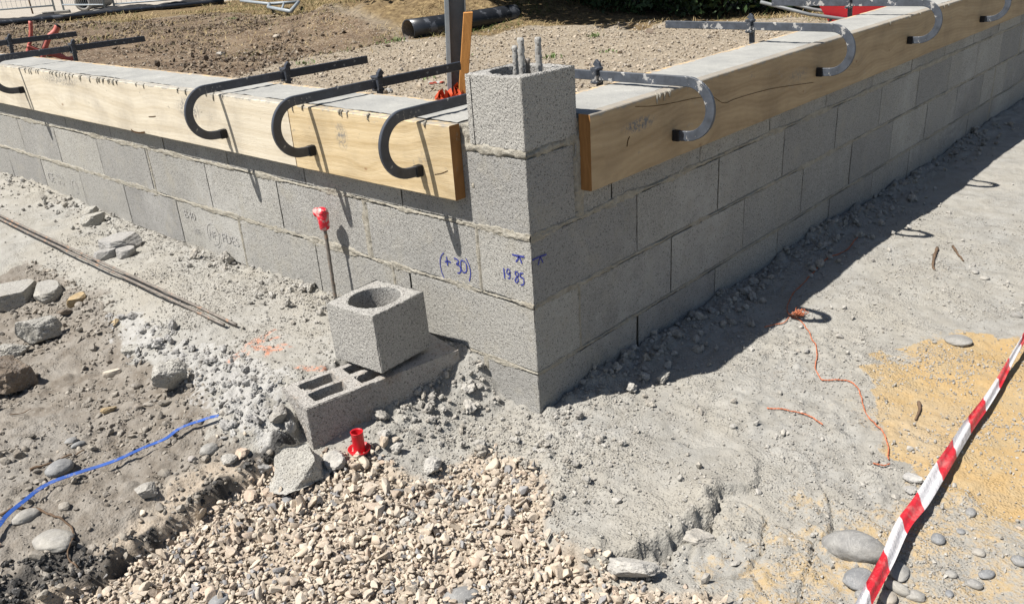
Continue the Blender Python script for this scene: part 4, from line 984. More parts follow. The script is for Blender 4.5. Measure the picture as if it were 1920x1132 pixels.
# ================================================================== ROCKS AND PEBBLES
def rock(name, label, u, v, wpx, hpx, mat, seed, cat='stone', kind='rough', hr=.7, rot=0., tint=.5, sink=.15, group=None, lift=0.):
    sink = .3 if kind == 'pebble' else .18
    p = hit(u, v+hpx*.30); d = np.linalg.norm(p-CP); a = wpx*d/FPX/2; dirv = (p-CP)/d; sp = abs(dirv[2]); cp_ = math.sqrt(1-sp*sp)
    c = a*hr; H = hpx*d/FPX/2; b2 = (H*H-(c*cp_)**2)
    if b2 < (H*.35)**2: b2 = (H*.35)**2; c = math.sqrt(max(H*H-b2*sp*sp, 1e-8))/cp_
    b = max(math.sqrt(b2)/sp, a*.35); b = min(b, a*1.6)
    r = np.random.default_rng(seed); sub = 4 if a > .02 else 3
    if kind == 'rough':
        V, F = chiselled(sub, r, 9, .42, .85); V = V*(1+.12*n3(V, 2.2, seed))[:, None]*(1+.06*n3(V, 8, seed+1))[:, None]*(1+.025*n3(V, 24, seed+1))[:, None]
        V = V/np.abs(V).max(0)
    elif kind == 'wedge':
        V = ICO[4][0].copy(); F = ICO[4][1]
        for nn_, dd_ in (((.93, -.25, .35), .40), ((-.50, -.50, .72), .24), ((-.9, .1, .3), .55), ((.4, .75, .5), .42), ((-.2, .9, .1), .5), ((.2, -.95, .1), .5), ((0, 0, -1), .3)):
            nn_ = np.array(nn_)/np.linalg.norm(nn_); V = V-np.outer(np.maximum(V @ nn_-dd_, 0), nn_)
        V = V*(1+.14*n3(V, 2.2, seed))[:, None]*(1+.06*n3(V, 9, seed+1))[:, None]; V = V/np.abs(V).max(0)
    elif kind == 'slab':
        V, F = chiselled(sub, r, 5, .6, .9); V[:, 2] = np.clip(V[:, 2], -.45, .45)/.45; V = V*(1+.04*n3(V, 5, seed+1))[:, None]; V = V/np.abs(V).max(0)
    else:
        V, F = ICO[4]; V = V*(1+.16*n3(V, .8, seed))[:, None]*(1+.03*n3(V, 2.5, seed))[:, None]; V = V/np.abs(V).max(0)
    V = V*np.array([a, b, c]); az = math.atan2(dirv[1], dirv[0])-math.pi/2+rad(rot); cc, ss = math.cos(az), math.sin(az)
    V = np.stack([cc*V[:, 0]-ss*V[:, 1], ss*V[:, 0]+cc*V[:, 1], V[:, 2]], 1)
    # centre of the stone: back along the view so that its picture is centred on (u,v)
    g = hit(u, v); cx, cy = g[0], g[1]
    for _ in range(3):
        z = hz(cx, cy)+c*(1-2*sink)+lift; t = (z-CP[2])/ray(u, v)[2]; q = CP+ray(u, v)*t; cx, cy = q[0], q[1]
    o = put(name, mesh(name, V, F, mat, None, kind == 'pebble', {'tint': np.full(len(V), tint)}), None, (cx, cy, hz(cx, cy)+c*(1-2*sink)+lift))
    return tag(o, label, cat, group)
RK = [
 ('concrete_chunk', 'grey broken block corner lying alone in the brown dirt at the left', 72, 622, 72, 50, mRUB, 1, 'rough', .8, 0, .5),
 ('concrete_chunk', 'upright pale grey chunk at the foot of the white cement edge', 317, 711, 64, 62, mRUB, 5, 'rough', 1., 20, .6),
 ('rock', 'big brown crusted rock at the left edge of the photo', 16, 702, 84, 72, mROCKB, 3, 'rough', .8, 0, .6),
 ('concrete_chunk', 'pointed wedge of broken concrete on the gravel in front of the hollow block', 562, 872, 122, 86, mRUB, 14, 'wedge', .75, 10, .7),
 ('concrete_chunk', 'rounded concrete piece leaning against the end of the hollow block', 545, 803, 62, 54, mRUB, 25, 'rough', .8, -30, .5),
 ('concrete_chunk', 'crumbly lump between the wedge of concrete and the red plastic cap', 622, 858, 52, 40, mCRUMB, 36, 'rough', .7, 0, .6),
 ('stone_slab', 'flat grey slab piece with straight edge at the left, upper one of two side by side', 25, 553, 84, 38, mRUB, 47, 'slab', .35, 8, .4),
 ('stone_slab', 'flat grey slab piece right beside the straight edged slab at the left', 86, 548, 50, 32, mRUB, 58, 'slab', .4, -6, .4),
 ('concrete_chunk', 'pale lump just below the broken block corner at the left edge', 18, 655, 60, 36, mRUB, 69, 'rough', .6, 0, .7),
 ('block_fragment', 'lower thin slab of the pair of block fragments at the foot of the left wall', 177, 412, 46, 17, mRUB, 70, 'slab', .4, 14, .6),
 ('block_fragment', 'upper thin slab of the pair of block fragments at the foot of the left wall', 170, 398, 34, 18, mRUB, 71, 'slab', .5, 20, .6),
 ('block_fragment', 'small pointed fragment standing right of the pair of thin slabs', 216, 430, 18, 24, mRUB, 72, 'rough', 1., 0, .7),
 ('mortar_slab', 'large pale crust of mortar, topmost of the little pile by the two steel rods', 222, 458, 76, 30, mCRUMBW, 83, 'slab', .35, 4, .3),
 ('mortar_slab', 'left bottom piece of the little mortar pile by the two steel rods', 196, 479, 44, 17, mCRUMBW, 84, 'slab', .45, 6, .2),
 ('mortar_slab', 'right bottom piece of the little mortar pile by the two steel rods', 236, 474, 34, 19, mCRUMBW, 85, 'slab', .5, 0, .2),
 ('yellow_stone', 'flat ochre stone in the dirt left of the ledge', 143, 562, 30, 20, mYEL, 86, 'slab', .5, -25, .5),
 ('yellow_stone', 'ochre stone half under the ledge below the ends of the rods', 216, 604, 16, 12, mYEL, 87, 'rough', .6, 0, .8),
 ('brown_stone', 'reddish brown flat stone in the dirt under the ochre one', 122, 584, 28, 14, mROCKB, 88, 'rough', .5, -20, .9),
 ('small_chunk', 'small pale chunk between the broken block corner and the white edge', 245, 656, 22, 28, mRUB, 89, 'rough', .6, 60, .6),
 ('pebble', 'oval grey pebble with a shadow, left of the blue strap', 112, 877, 46, 28, mPEB, 90, 'pebble', .55, 12, .1),
 ('pebble', 'smooth flat pebble under the blue strap at the left edge', 50, 967, 46, 22, mPEB, 91, 'pebble', .45, 8, .55),
 ('pebble', 'large egg shaped beige pebble inside the curved root', 100, 1013, 52, 44, mPEB, 92, 'pebble', .5, 40, .6),
 ('pebble', 'large smooth oval grey stone beside the striped tape', 1602, 1026, 106, 56, mPEB, 93, 'pebble', .5, 2, .3),
 ('pebble', 'grey pebble just under the large smooth oval stone', 1610, 1086, 48, 42, mPEB, 94, 'pebble', .45, -30, .0),
 ('pebble', 'pale round pebble right under the tape', 1686, 1070, 32, 40, mPEB, 95, 'pebble', .4, 0, .4),
 ('pebble', 'small grey pebble between the grey one and the bottom edge', 1618, 1115, 26, 18, mPEB, 96, 'pebble', .6, 0, .3),
 ('pebble', 'flat brownish pebble right of the tape at the bottom', 1682, 1102, 44, 20, mPEB, 97, 'pebble', .5, -18, .6),
 ('pebble', 'beige pebble touching the tape at the bottom edge', 1666, 1120, 28, 26, mPEB, 98, 'pebble', .6, 0, .8),
 ('pebble', 'pale oval pebble at the bottom, right of the brownish one', 1716, 1117, 34, 20, mPEB, 99, 'pebble', .55, 5, .5),
 ('pebble', 'small blue grey round pebble in the sand right of the tape', 1759, 1010, 22, 20, mPEB, 100, 'pebble', .7, 0, .0),
 ('pebble', 'small grey pebble alone in the sand right of the tape', 1820, 960, 16, 16, mPEB, 101, 'pebble', .7, 0, .2),
 ('pebble', 'dull oval pebble, upper of two close together near the right edge', 1783, 1076, 20, 14, mPEB, 102, 'pebble', .6, 0, .45),
 ('pebble', 'olive grey oval pebble in the sand near the bottom right', 1826, 1095, 27, 17, mPEB, 103, 'pebble', .6, 10, .35),
 ('pebble', 'dark grey pebble right of the olive grey one', 1850, 1076, 18, 20, mPEB, 104, 'pebble', .6, -40, .0),
 ('pebble', 'grey pebble at the right edge of the photo in the sand', 1912, 1051, 26, 18, mPEB, 105, 'pebble', .6, 0, .15),
 ('pebble', 'dark little pebble at the bottom, below the pale oval one', 1780, 1112, 13, 12, mPEB, 106, 'pebble', .6, 0, .0),
 ('pebble', 'tiny long pebble between the tape and the blue grey round pebble', 1802, 996, 14, 10, mPEB, 107, 'pebble', .5, -30, .1),
 ('pebble', 'sand coloured pebble above the olive grey one', 1835, 1035, 20, 14, mPEB, 108, 'pebble', .6, 0, .7),
 ('flat_stone', 'flat grey stone with a pink spot at the upper edge of the yellow sand', 1798, 638, 44, 20, mPEB, 109, 'pebble', .3, 5, .4),
 ('pebble', 'pale flat pebble, lower of two on the grey ground beside the twigs', 1846, 521, 16, 9, mPEB, 110, 'pebble', .5, 0, .6),
 ('pebble', 'pale pebble, upper of two on the grey ground beside the twigs', 1828, 509, 12, 9, mPEB, 111, 'pebble', .6, 0, .5),
 ('pebble', 'pebble at the right edge beside the end of the tape', 1906, 592, 18, 10, mPEB, 112, 'pebble', .6, 0, .4),
 ('white_stone', 'angular white stone in the sand just left of the tape', 1712, 893, 32, 20, mCRUMBW, 113, 'rough', .5, 0, .9),
 ('white_stone', 'pale wedge stone just under the angular white stone', 1704, 916, 24, 18, mCRUMBW, 114, 'rough', .4, -30, .3),
 ('river_stone', 'broad flat grey stone cut by the bottom edge in the gravel', 864, 1117, 68, 34, mPEB, 115, 'pebble', .4, 6, .2),
 ('river_stone', 'dark grey river stone at the bottom edge, left part of the gravel', 411, 1124, 36, 26, mPEB, 116, 'pebble', .5, 0, .0),
 ('river_stone', 'round blue grey stone near the bottom in the gravel', 730, 1106, 24, 18, mPEB, 117, 'pebble', .6, 0, .0),
 ('river_stone', 'smooth dark oval stone in the gravel under the wedge of concrete', 538, 936, 18, 24, mPEB, 118, 'pebble', .6, 0, .05),
 ('river_stone', 'grey oval stone on the gravel below the red plastic cap', 742, 923, 32, 15, mPEB, 119, 'pebble', .5, -8, .2),
 ('mortar_lump', 'wrinkled mortar lump standing in the gravel right of the red cap', 812, 874, 36, 38, mCRUMB, 120, 'rough', .9, 0, .6),
 ('orange_stone', 'cube like orange stone left of the concrete pieces', 454, 845, 27, 24, mGRAVEL, 121, 'rough', .8, 20, .72),
 ('cement_lump', 'grey cement lump beside the cube like orange stone', 422, 850, 36, 24, mCRUMB, 122, 'rough', .6, 0, .5),
 ('grey_stone', 'long rounded grey stone between the blue strap and the cement lump', 392, 842, 34, 22, mPEB, 123, 'pebble', .6, 14, .45),
 ('cement_lump', 'dark cement lump against the top left corner of the hollow block', 520, 768, 36, 40, mCRUMB, 124, 'rough', .9, 0, .1),
 ('cement_lump', 'long cement lump in the trampled strip below the blue strap', 273, 921, 46, 28, mCRUMB, 125, 'rough', .5, 25, .2),
 ('cream_stone', 'upright cream stone against the foot of the hollow block, right of the red cap', 718, 823, 20, 24, mGRAVEL, 126, 'rough', 1.1, 0, .6),
 ('cream_stone', 'cream stone lying right of the upright one at the foot of the hollow block', 741, 820, 22, 10, mGRAVEL, 127, 'rough', .6, 0, .85),
 ('broken_slab_edge', 'rock like broken lump where the grey crust ends above the cracked sand', 1188, 1032, 92, 46, mCRUMB, 128, 'rough', .5, -12, .6),
 ('broken_slab_edge', 'light broken lip of the grey crust over a dark hollow', 1306, 966, 80, 40, mCRUMB, 129, 'rough', .4, -14, .85),
 ('grey_stone', 'flat grey pebble in the brown dirt above the blue strap', 147, 834, 24, 12, mPEB, 130, 'pebble', .5, 8, .1),
 ('grey_stone', 'small grey pebble left of the blue strap, above the twig', 133, 826, 20, 12, mPEB, 131, 'pebble', .5, -5, .2),
 ('cream_stone', 'long cream stone in the brown dirt left of the upright pale chunk', 210, 699, 30, 9, mGRAVEL, 132, 'slab', .4, -5, .9),
 ('cream_stone', 'cream stone in the dirt near the top of the blue strap, at the left', 203, 768, 28, 12, mYEL, 133, 'rough', .5, 10, .9),
 ('yard_stone', 'flat stone lying on the brown soil behind the left wing', 412, 101, 18, 8, mPEB, 134, 'rough', .4, 0, .7),
 ('yard_stone', 'round stone on the brown soil near the straw mound', 518, 66, 13, 8, mPEB, 135, 'pebble', .6, 0, .9),
 ('yard_stone', 'dark clod on the shaded strip in front of the hedge', 1218, 49, 15, 11, mROCKB, 136, 'rough', .7, 0, .0),
 ('yard_stone', 'pale stone at the foot of the third clamp bar in the yard', 725, 171, 24, 9, mPEB, 137, 'rough', .4, 0, .5),
]
for nm, lab, u, v, wp, hp, mt, sd, kd, hr, ro, ti in RK:
    rock(nm, lab, u, v, wp, hp, mt, sd, 'stone' if 'chunk' not in nm and 'lump' not in nm and 'slab' not in nm and 'fragment' not in nm else 'rubble', kd, hr, ro, ti, group='stones and rubble lying about')

# ================================================================== SMALL THINGS
e_c = ony(628, 556, -.06); e_t = ony(609, 428, -.052)
rt = empty('marker_rebar', (e_c[0], -.06, .16), 'thin steel rod against the left wing wearing a cement splashed red cap', 'rod')
mb = MB(); mb.tube([np.array([e_c[0], -.06, .15])+(np.array([e_t[0], -.052, e_t[2]+.02])-np.array([e_c[0], -.06, .15]))*t for t in np.linspace(0, 1, 30)], [.0062*(1+.1*math.sin(i*2.1)) for i in range(30)], 10, rough=.08); mb.build('rod', mROD, rt, True)
mb = MB(); ct = np.array([e_t[0], -.052, e_t[2]]); up = np.array([-.01, 0, 1.])
mb.tube([ct-up*.004, ct+up*.0, ct+up*.03, ct+up*.05, ct+up*.062, ct+up*.068], [.013, .0165, .0185, .021, .016, .004], 18)
V, F = ICO[3]; mb.add(V*np.array([.021, .015, .017])*(1+.15*n3(V, 2, 3))[:, None]+ct+np.array([-.020, -.004, .052]), F.tolist()); mb.add(V*np.array([.020, .018, .013])*(1+.15*n3(V, 3, 8))[:, None]+ct+np.array([.002, -.002, .060]), F.tolist())
mb.build('cap', mREDC, rt, True)
pc = hit(675, 848); rc = empty('rebar_cap', (pc[0], pc[1], pc[2]), 'empty bright red plastic cap with round flange, on the ground before the hollow block', 'plastic cap')
def lathe(mb, c, prof, n=40, tilt=0):
    V = []; k = len(prof)
    for r_, z_ in prof:
        for j in range(n):
            a = 2*math.pi*j/n; V.append((c[0]+r_*math.cos(a), c[1]+r_*math.sin(a), c[2]+z_))
    mb.add(V, [(i*n+j, i*n+(j+1) % n, (i+1)*n+(j+1) % n, (i+1)*n+j) for i in range(k-1) for j in range(n)])
mb = MB(); lathe(mb, pc, [(.0, -.002), (.016, -.002), (.026, .003), (.032, .015), (.0305, .015), (.025, .006), (.0165, .003), (.0165, .004)]); mb.build('flange', mRED, rc, True)
mb = MB(); lathe(mb, pc, [(.0165, .002), (.0165, .025), (.0170, .066), (.0178, .068), (.0155, .068), (.0145, .064), (.014, .012), (0, .012)]); mb.build('tube', mRED, rc, True)
# twin rods
for k, (q0, q1, lab) in enumerate([((0, 403), (443, 608), 'thin steel rod lying on the ledge, the one nearer the wall'), ((0, 410), (420, 608), 'thin steel rod lying on the ledge, the one farther from the wall')]):
    a, b = onz(*q0, .20), onz(*q1, .20); a = b+(a-b)*1.5; pts = []
    for t in np.linspace(0, 1, 60):
        p = a+(b-a)*t; pts.append((p[0], p[1], .198+.002*math.sin(t*9)))
    mb = MB(); mb.tube(pts, .0052, 8); tag(mb.build('steel_rod', mROD, None, True), lab, 'rod', 'two thin rods lying side by side')
# blue strap
px = [(413, 793), (385, 800), (345, 815), (310, 838), (270, 855), (215, 880), (160, 895), (90, 925), (45, 955), (20, 980), (0, 1000), (-40, 1040)]
Pb = catmull([hit(u, v) for u, v in px], 8); V = []; n = len(Pb); ZR = [hz(q[0], q[1])+.016 for q in Pb]; ZB = [max(ZR[max(0, i-3):i+4]) for i in range(n)]
for i, p in enumerate(Pb):
    t = Pb[min(i+1, n-1)]-Pb[max(i-1, 0)]; t /= np.linalg.norm(t); s_ = np.cross([0, 0, 1.], t); s_ /= np.linalg.norm(s_); tw = -.3+.15*math.sin(i*.07)
    s_ = s_*math.cos(tw)+np.array([0, 0, 1.])*math.sin(tw); z = np.mean([ZB[k] for k in range(max(0, i-4), min(n, i+5))]); c = np.array([p[0], p[1], z])
    for a, b in ((-1, 0), (1, 0), (1, 1), (-1, 1)): V.append(c+s_*.0052*a+np.array([0, 0, .0012*b]))
F = [(i*4+j, i*4+(j+1) % 4, (i+1)*4+(j+1) % 4, (i+1)*4+j) for i in range(n-1) for j in range(4)]+[(0, 1, 2, 3), tuple((n-1)*4+j for j in (3, 2, 1, 0))]
mb = MB(); mb.add(V, F); tag(mb.build('plastic_strap', mBLUE), 'bright blue flat plastic strap lying across the dirt at the left', 'strap')
# twine
def twine(name, px, r, label, seed, grp='orange twine pieces on the grey ground', parent=None):
    Q = [hit(u, v) for u, v in px]; P = catmull(Q, 10); rr = np.random.default_rng(seed); A = []; B = []; mb = MB(); s_ = 0
    for ph in (0, math.pi):
        pts = []; s_ = 0
        for i, p in enumerate(P):
            if i: s_ += np.linalg.norm(P[i]-P[i-1])
            t = P[min(i+1, len(P)-1)]-P[max(i-1, 0)]; t /= np.linalg.norm(t)+1e-9; sd = np.cross([0, 0, 1.], t); sd /= np.linalg.norm(sd)+1e-9
            w_ = .006*fbm(s_*14, 0, seed, 3); pts.append((p[0]+sd[0]*(r*.6*math.cos(s_*330+ph)+w_), p[1]+sd[1]*(r*.6*math.cos(s_*330+ph)+w_), hz(p[0], p[1])+.004+r*.6*math.sin(s_*330+ph)+.003*abs(fbm(s_*9, 3, seed, 2))))
        mb.tube(pts, r*.62, 6)
    return tag(mb.build(name, mTWINE, None, True), label, 'twine', grp)
tw = twine('twine', [(1610, 440), (1590, 468), (1545, 492), (1520, 520), (1492, 548), (1476, 578), (1482, 594), (1500, 605), (1520, 630), (1530, 660), (1529, 690), (1536, 712), (1560, 716), (1590, 717), (1610, 735), (1620, 768), (1640, 798), (1660, 822), (1664, 848), (1668, 866)], .0021, 'long knotted orange twine winding from the wall shadow towards the sand', 1)
twine('twine', [(1432, 617), (1452, 611), (1470, 608), (1482, 597), (1490, 590), (1494, 577)], .0020, 'short orange twine end reaching into the shadow beside the knot', 2)
twine('twine', [(1438, 768), (1470, 770), (1510, 781), (1542, 800)], .0020, 'separate short orange twine on the grey ground below the long one', 3)
twine('twine', [(1636, 873), (1652, 876), (1668, 875)], .0018, 'tiny scrap of orange twine at the lower end of the long one', 4)
kp = hit(1496, 593); mb = MB(); rr = np.random.default_rng(4)
for k in range(26):
    a = kp+np.array([0, 0, .006]); P = [a+rr.normal(size=3)*np.array([.012, .012, .005])+np.array([0, 0, .006]) for _ in range(4)]; mb.tube(catmull(P, 4), .0012, 5)
kn = mb.build('frayed_knot', mTWINE, tw)
# striped tape
tp = [(1604, 1160), (1629, 1113), (1664, 1047), (1694, 980), (1728, 935), (1762, 882), (1790, 840), (1818, 795), (1848, 752), (1873, 713), (1893, 678), (1915, 642), (1945, 592)]
tps = [onz(u, v, .042) for u, v in tp]; wds = [19, 20, 21, 22, 23, 21, 16, 14, 13, 12, 9, 7, 7]
M = Mat('red_white_barrier_tape', .35, .5); t_ = M.attr('tint'); fr = M.math('FRACT', M.math('MULTIPLY', t_, .5)); f = M.ramp(fr, .495, .505); cr = M.noise(45, 5, .7)
f = M.math('MULTIPLY', f, M.ramp(fr, .995, .985))
col = M.mix(f, (.50, .49, .50), (.46, .018, .028)); ds_ = M.noise(18, 4, .7); col = M.mix(M.ramp(ds_, .5, .75, 0, .45), col, (.36, .33, .29)); mTAPE = M.out(col, M.bump(cr, .008, .9))
Pp = catmull(tps, 14); Wd = np.interp(np.linspace(0, len(tp)-1, len(Pp)), range(len(tp)), wds); V = []; T = []; s_ = .115; n = len(Pp); K = 9
for i, p in enumerate(Pp):
    if i: s_ += np.linalg.norm(Pp[i][:2]-Pp[i-1][:2])
    t = Pp[min(i+1, n-1)]-Pp[max(i-1, 0)]; t[2] = 0; t /= np.linalg.norm(t); sd = np.cross(t, [0, 0, 1.]); d = np.linalg.norm(p-CP)
    wv = Wd[i]*d/FPX*1.02; full = .036; si = i/(len(Pp)-1)*(len(tp)-1); z = .042+.004*math.sin(i*.09)
    for j in range(K):
        a = j/(K-1)-.5; fold = .010*math.sin(a*9+i*.07)*(1-wv/full*.8)
        V.append((p[0]+sd[0]*a*wv, p[1]+sd[1]*a*wv, z-abs(a)*.012*(1.2-wv/full)-a*.012+fold)); T.append(si+a*.38)
F = grid_faces(n, K); V = np.array(V); V2 = V-np.array([0, 0, .0006]); me = mesh('barrier_tape', np.vstack([V, V2]), np.vstack([F, F[:, ::-1]+len(V)]), mTAPE, None, True, {'tint': np.array(T+T)})
tag(put('barrier_tape', me), 'red and white striped barrier tape stretched just above the ground at the right', 'barrier tape')
# twigs and roots
def twig(px, r, label, seed, lift=.004, group=None, name='twig', mat=None):
    P = catmull([hit(u, v) for u, v in px], 6); rr = np.random.default_rng(seed); P[:, 2] = [hz(p[0], p[1])+lift+rr.uniform(0, .002) for p in P]
    mb = MB(); mb.tube(P, [r*(1-.5*i/len(P))*rr.uniform(.8, 1.2) for i in range(len(P))], 7, rough=.15, seed=seed)
    return tag(mb.build(name, mat or mTWIG, None, True), label, 'twig', group)
twig([(1757, 468), (1752, 482), (1749, 500), (1752, 508)], .007, 'short thick forked twig on the grey ground, left of two', 1)
twig([(1786, 464), (1795, 478), (1806, 492)], .0055, 'thin straight twig on the grey ground, right of two', 2)
twig([(1722, 758), (1724, 772), (1716, 790)], .0055, 'dark twig on the yellow sand left of the tape', 3)
twig([(58, 884), (95, 873), (125, 860), (160, 848)], .0035, 'straight dark twig behind the oval pebble above the blue strap', 4)
twig([(0, 968), (40, 955), (75, 958), (105, 973), (135, 992), (138, 1015), (130, 1050), (148, 1068)], .0035, 'long curved root around the egg shaped pebble', 5, name='root')
twig([(20, 700+80), (60, 770)], .002, 'very thin twig in the brown dirt at the left edge', 6)

# ================================================================== YARD BEHIND THE WALL
# black pipe
a = onz(768, 82, ZI); b = onz(968, 50, ZI); R_ = .135; a[2] = b[2] = ZI+R_+.02; ax_ = (b-a)/np.linalg.norm(b-a); sd_ = np.cross(ax_, [0, 0, 1.]); up_ = np.cross(sd_, ax_)
pe = empty('drain_pipe', (a[0], a[1], ZI), 'thick black plastic pipe lying on the ground in front of the straw mound', 'pipe')
def ringtube(mb, A, B, prof, n=40, mi=0):
    V = []
    for r_, t in prof:
        c = A+(B-A)*t
        for j in range(n):
            an = 2*math.pi*j/n; V.append(c+sd_*math.cos(an)*r_+up_*math.sin(an)*r_)
    mb.add(V, [(i*n+j, (i+1)*n+j, (i+1)*n+(j+1) % n, i*n+(j+1) % n) for i in range(len(prof)-1) for j in range(n)], mi)
mb = MB(); ringtube(mb, a, b, [(R_-.012, 0), (R_, 0), (R_*.995, .2), (R_*1.004, .4), (R_*.99, .6), (R_, .8), (R_, .985), (R_*.95, 1), (R_-.03, 1)]); mb.build('pipe_shell', mPIPE, pe, True)
mb = MB(); ringtube(mb, a, b, [(R_-.011, .001), (R_-.012, .5), (R_-.012, .995), (0.001, .995)]); mb.build('pipe_bore', mPIPEI, pe, True)
# post and stake
pp = onz(853, 182, .15); pp = CP+(pp-CP)*.82; gz = hz(pp[0], pp[1])
vd = np.array([pp[0]-CP[0], pp[1]-CP[1]]); vd /= np.linalg.norm(vd); rt_ = np.array([vd[1], -vd[0]]); az = math.atan2(rt_[1], rt_[0])
def loc_box(mb, o, rx0, rx1, d0, d1, z0, z1, lean=0., bev=.002, mi=0, leanv=0.):
    V0_ = MB(); V0_.box((rx0, d0, z0), (rx1, d1, z1), bev); V = np.vstack(V0_.V); V[:, 0] += lean*(V[:, 2]-z0); V[:, 1] += leanv*(V[:, 2]-z0)
    W_ = np.stack([o[0]+rt_[0]*V[:, 0]+vd[0]*V[:, 1], o[1]+rt_[1]*V[:, 0]+vd[1]*V[:, 1], V[:, 2]], 1); mb.add(W_, V0_.F, mi)
dpp = np.linalg.norm(pp-CP); k_ = dpp/FPX
po = empty('steel_post', (pp[0], pp[1], gz), 'grey U section steel post standing behind the corner pillar', 'post')
c0 = 856-846
mb = MB()
loc_box(mb, pp, -18*k_, 18*k_, .0, .006, gz-.2, gz+2.2, .055); mb.build('web', mGALV, po)
mb = MB(); loc_box(mb, pp, -19*k_, -19*k_+.03, -.055, .0, gz-.2, gz+2.2, .055); mb.build('flange', mGALVL, po)  # sunlit flange: its brightness is put into a paler steel colour
mb = MB(); loc_box(mb, pp, 18*k_-.006, 18*k_, -.055, .0, gz-.2, gz+2.2, .055); mb.build('flange', mGALV, po)
sp = pp-np.array([vd[0], vd[1], 0])*.12; gz2 = hz(sp[0], sp[1])
mb = MB(); q0 = ray(856, 185); tt = ((sp-CP)[:2] @ vd)/(q0[:2] @ vd); cA = CP+q0*tt; q1 = ray(866, 24); cB = CP+q1*((sp-CP)[:2] @ vd)/(q1[:2] @ vd)
cA0 = cA.copy(); hgt = cB[2]-cA[2]; lean = ((cB-cA)[:2] @ rt_)/hgt
loc_box(mb, cA, -8*k_, 8*k_, -.03, .03, gz2-.05, cB[2], lean, .003)
tag(mb.build('wooden_stake', mSTAKE), 'orange brown square wooden stake leaning in front of the steel post', 'stake')
# orange film
mb = MB(); fr_ = np.random.default_rng(8)
for cpx, spr in (((838, 186), 20), ((868, 178), 14)):
    for k in range(2):
        c = CP+ray(*cpx)*((sp-CP)[:2] @ vd)/(ray(*cpx)[:2] @ vd); nn = 9; U, W2 = np.meshgrid(np.linspace(-1, 1, nn), np.linspace(0, 1, 7), indexing='ij')
        offx = U*spr*k_+fr_.normal(size=U.shape)*.008; offy = .10*np.sin(U*5+k*2)*.5+fr_.normal(size=U.shape)*.02-.02+.05*k; offz = (W2-.75)*.16+fr_.normal(size=U.shape)*.014+.02*np.sin(U*7)
        P = np.stack([c[0]+rt_[0]*offx.ravel()+vd[0]*offy.ravel(), c[1]+rt_[1]*offx.ravel()+vd[1]*offy.ravel(), c[2]+offz.ravel()], 1); mb.add(P, grid_faces(nn, 7).tolist())
tag(mb.build('plastic_film', mORFILM), 'crumpled orange plastic film at the foot of the stake and post', 'plastic sheet')
# debris
for (u, v, lab) in [(818, 157, 'small scrap of red and white debris in the yard left of the post'), (1590, 80, None)]:
    if lab is None: continue
    c = hit(u, v); mb = MB()
    for k in range(9):
        V, F = chiselled(1, fr_, 6, .3, .8); mb.add(V*fr_.uniform(.010, .03)*np.array([1.4, 1, .5])+c+np.array([fr_.uniform(-.06, .06), fr_.uniform(-.06, .06), .01]), F.tolist(), int(k % 3 == 0))
    tag(mb.build('debris', [mBRICK, mCRUMBW]), lab, 'debris')
# faded red trestle frame behind the left wing
D = 8.2
def at(u, v, d=D): q = ray(u, v); return CP+q*(d/np.linalg.norm(q))
te = empty('overturned_trestle', tuple(at(80, 115, 9.0)*np.array([1, 1, 0])+np.array([0, 0, ZI])), 'faded red tubular steel frame lying overturned behind the left wing', 'trestle')
for pts, r_, m_ in [([(109, 48), (103, 60), (92, 70), (86, 84), (82, 96), (76, 130)], .024, mSALM), ([(57, 40), (58, 60), (56, 80), (52, 98), (48, 135)], .016, mSALM), ([(51, 87), (64, 92), (80, 98), (104, 104), (124, 110), (140, 118)], .019, mSALM), ([(96, 100), (112, 103), (126, 110), (140, 108)], .016, mSALM)]:
    mb = MB(); mb.tube(catmull([at(u, v) for u, v in pts], 4), r_, 10); mb.build('frame_tube', m_, te, True)
mb = MB(); mb.tube([at(108, 50), at(110, 47)], .027, 10); mb.build('rubber_end', mFOOT, te, True)
# red barrow behind the right wing
bc = onz(1622, 40, .30); bc = CP+(bc-CP)*.95
wb = empty('wheelbarrow', (bc[0], bc[1], ZI), 'bright red wheelbarrow tray seen over the right wing behind the clamps', 'wheelbarrow', rz=rad(200))
mb = MB(); T0 = [(-.48, -.30), (.50, -.26), (.50, .26), (-.48, .30)]; B0 = [(-.22, -.18), (.30, -.16), (.30, .16), (-.22, .18)]
c_, s_2 = math.cos(rad(200)), math.sin(rad(200))
def wl(x, y, z): return (bc[0]+c_*x-s_2*y, bc[1]+s_2*x+c_*y, z)
V = [wl(x, y, .66) for x, y in T0]+[wl(x, y, .34) for x, y in B0]+[wl(x*.97, y*.97, .66) for x, y in T0]+[wl(x*.97, y*.97, .352) for x, y in B0]
F = [(0, 1, 5, 4), (1, 2, 6, 5), (2, 3, 7, 6), (3, 0, 4, 7), (4, 5, 6, 7), (8, 12, 13, 9), (9, 13, 14, 10), (10, 14, 15, 11), (11, 15, 12, 8), (12, 15, 14, 13), (0, 8, 9, 1), (1, 9, 10, 2), (2, 10, 11, 3), (3, 11, 8, 0)]
mb.add(V, F); mb.build('tray', mREDP, wb)
mb = MB(); mb.tube([wl(x, y, .665) for x, y in T0+T0[:1]], .014, 8); mb.build('rim', mREDP, wb, True)
for sgn in (-1, 1):
    mb = MB(); mb.tube([wl(-.75, .06*sgn, .36), wl(-.2, .18*sgn, .33), wl(.5, .24*sgn, .45), wl(.95, .27*sgn, .58)], .016, 8); mb.build('handle', mGALV, wb, True)
    mb = MB(); mb.tube([wl(.30, .2*sgn, .40), wl(.36, .22*sgn, ZI)], .014, 8); mb.build('leg', mGALV, wb, True)
mb = MB(); wc = np.array(wl(-.68, 0, ZI+.18)); sx_ = np.array([-s_2, c_, 0]); cx_ = np.array([c_, s_2, 0]); uz_ = np.array([0, 0, 1.])
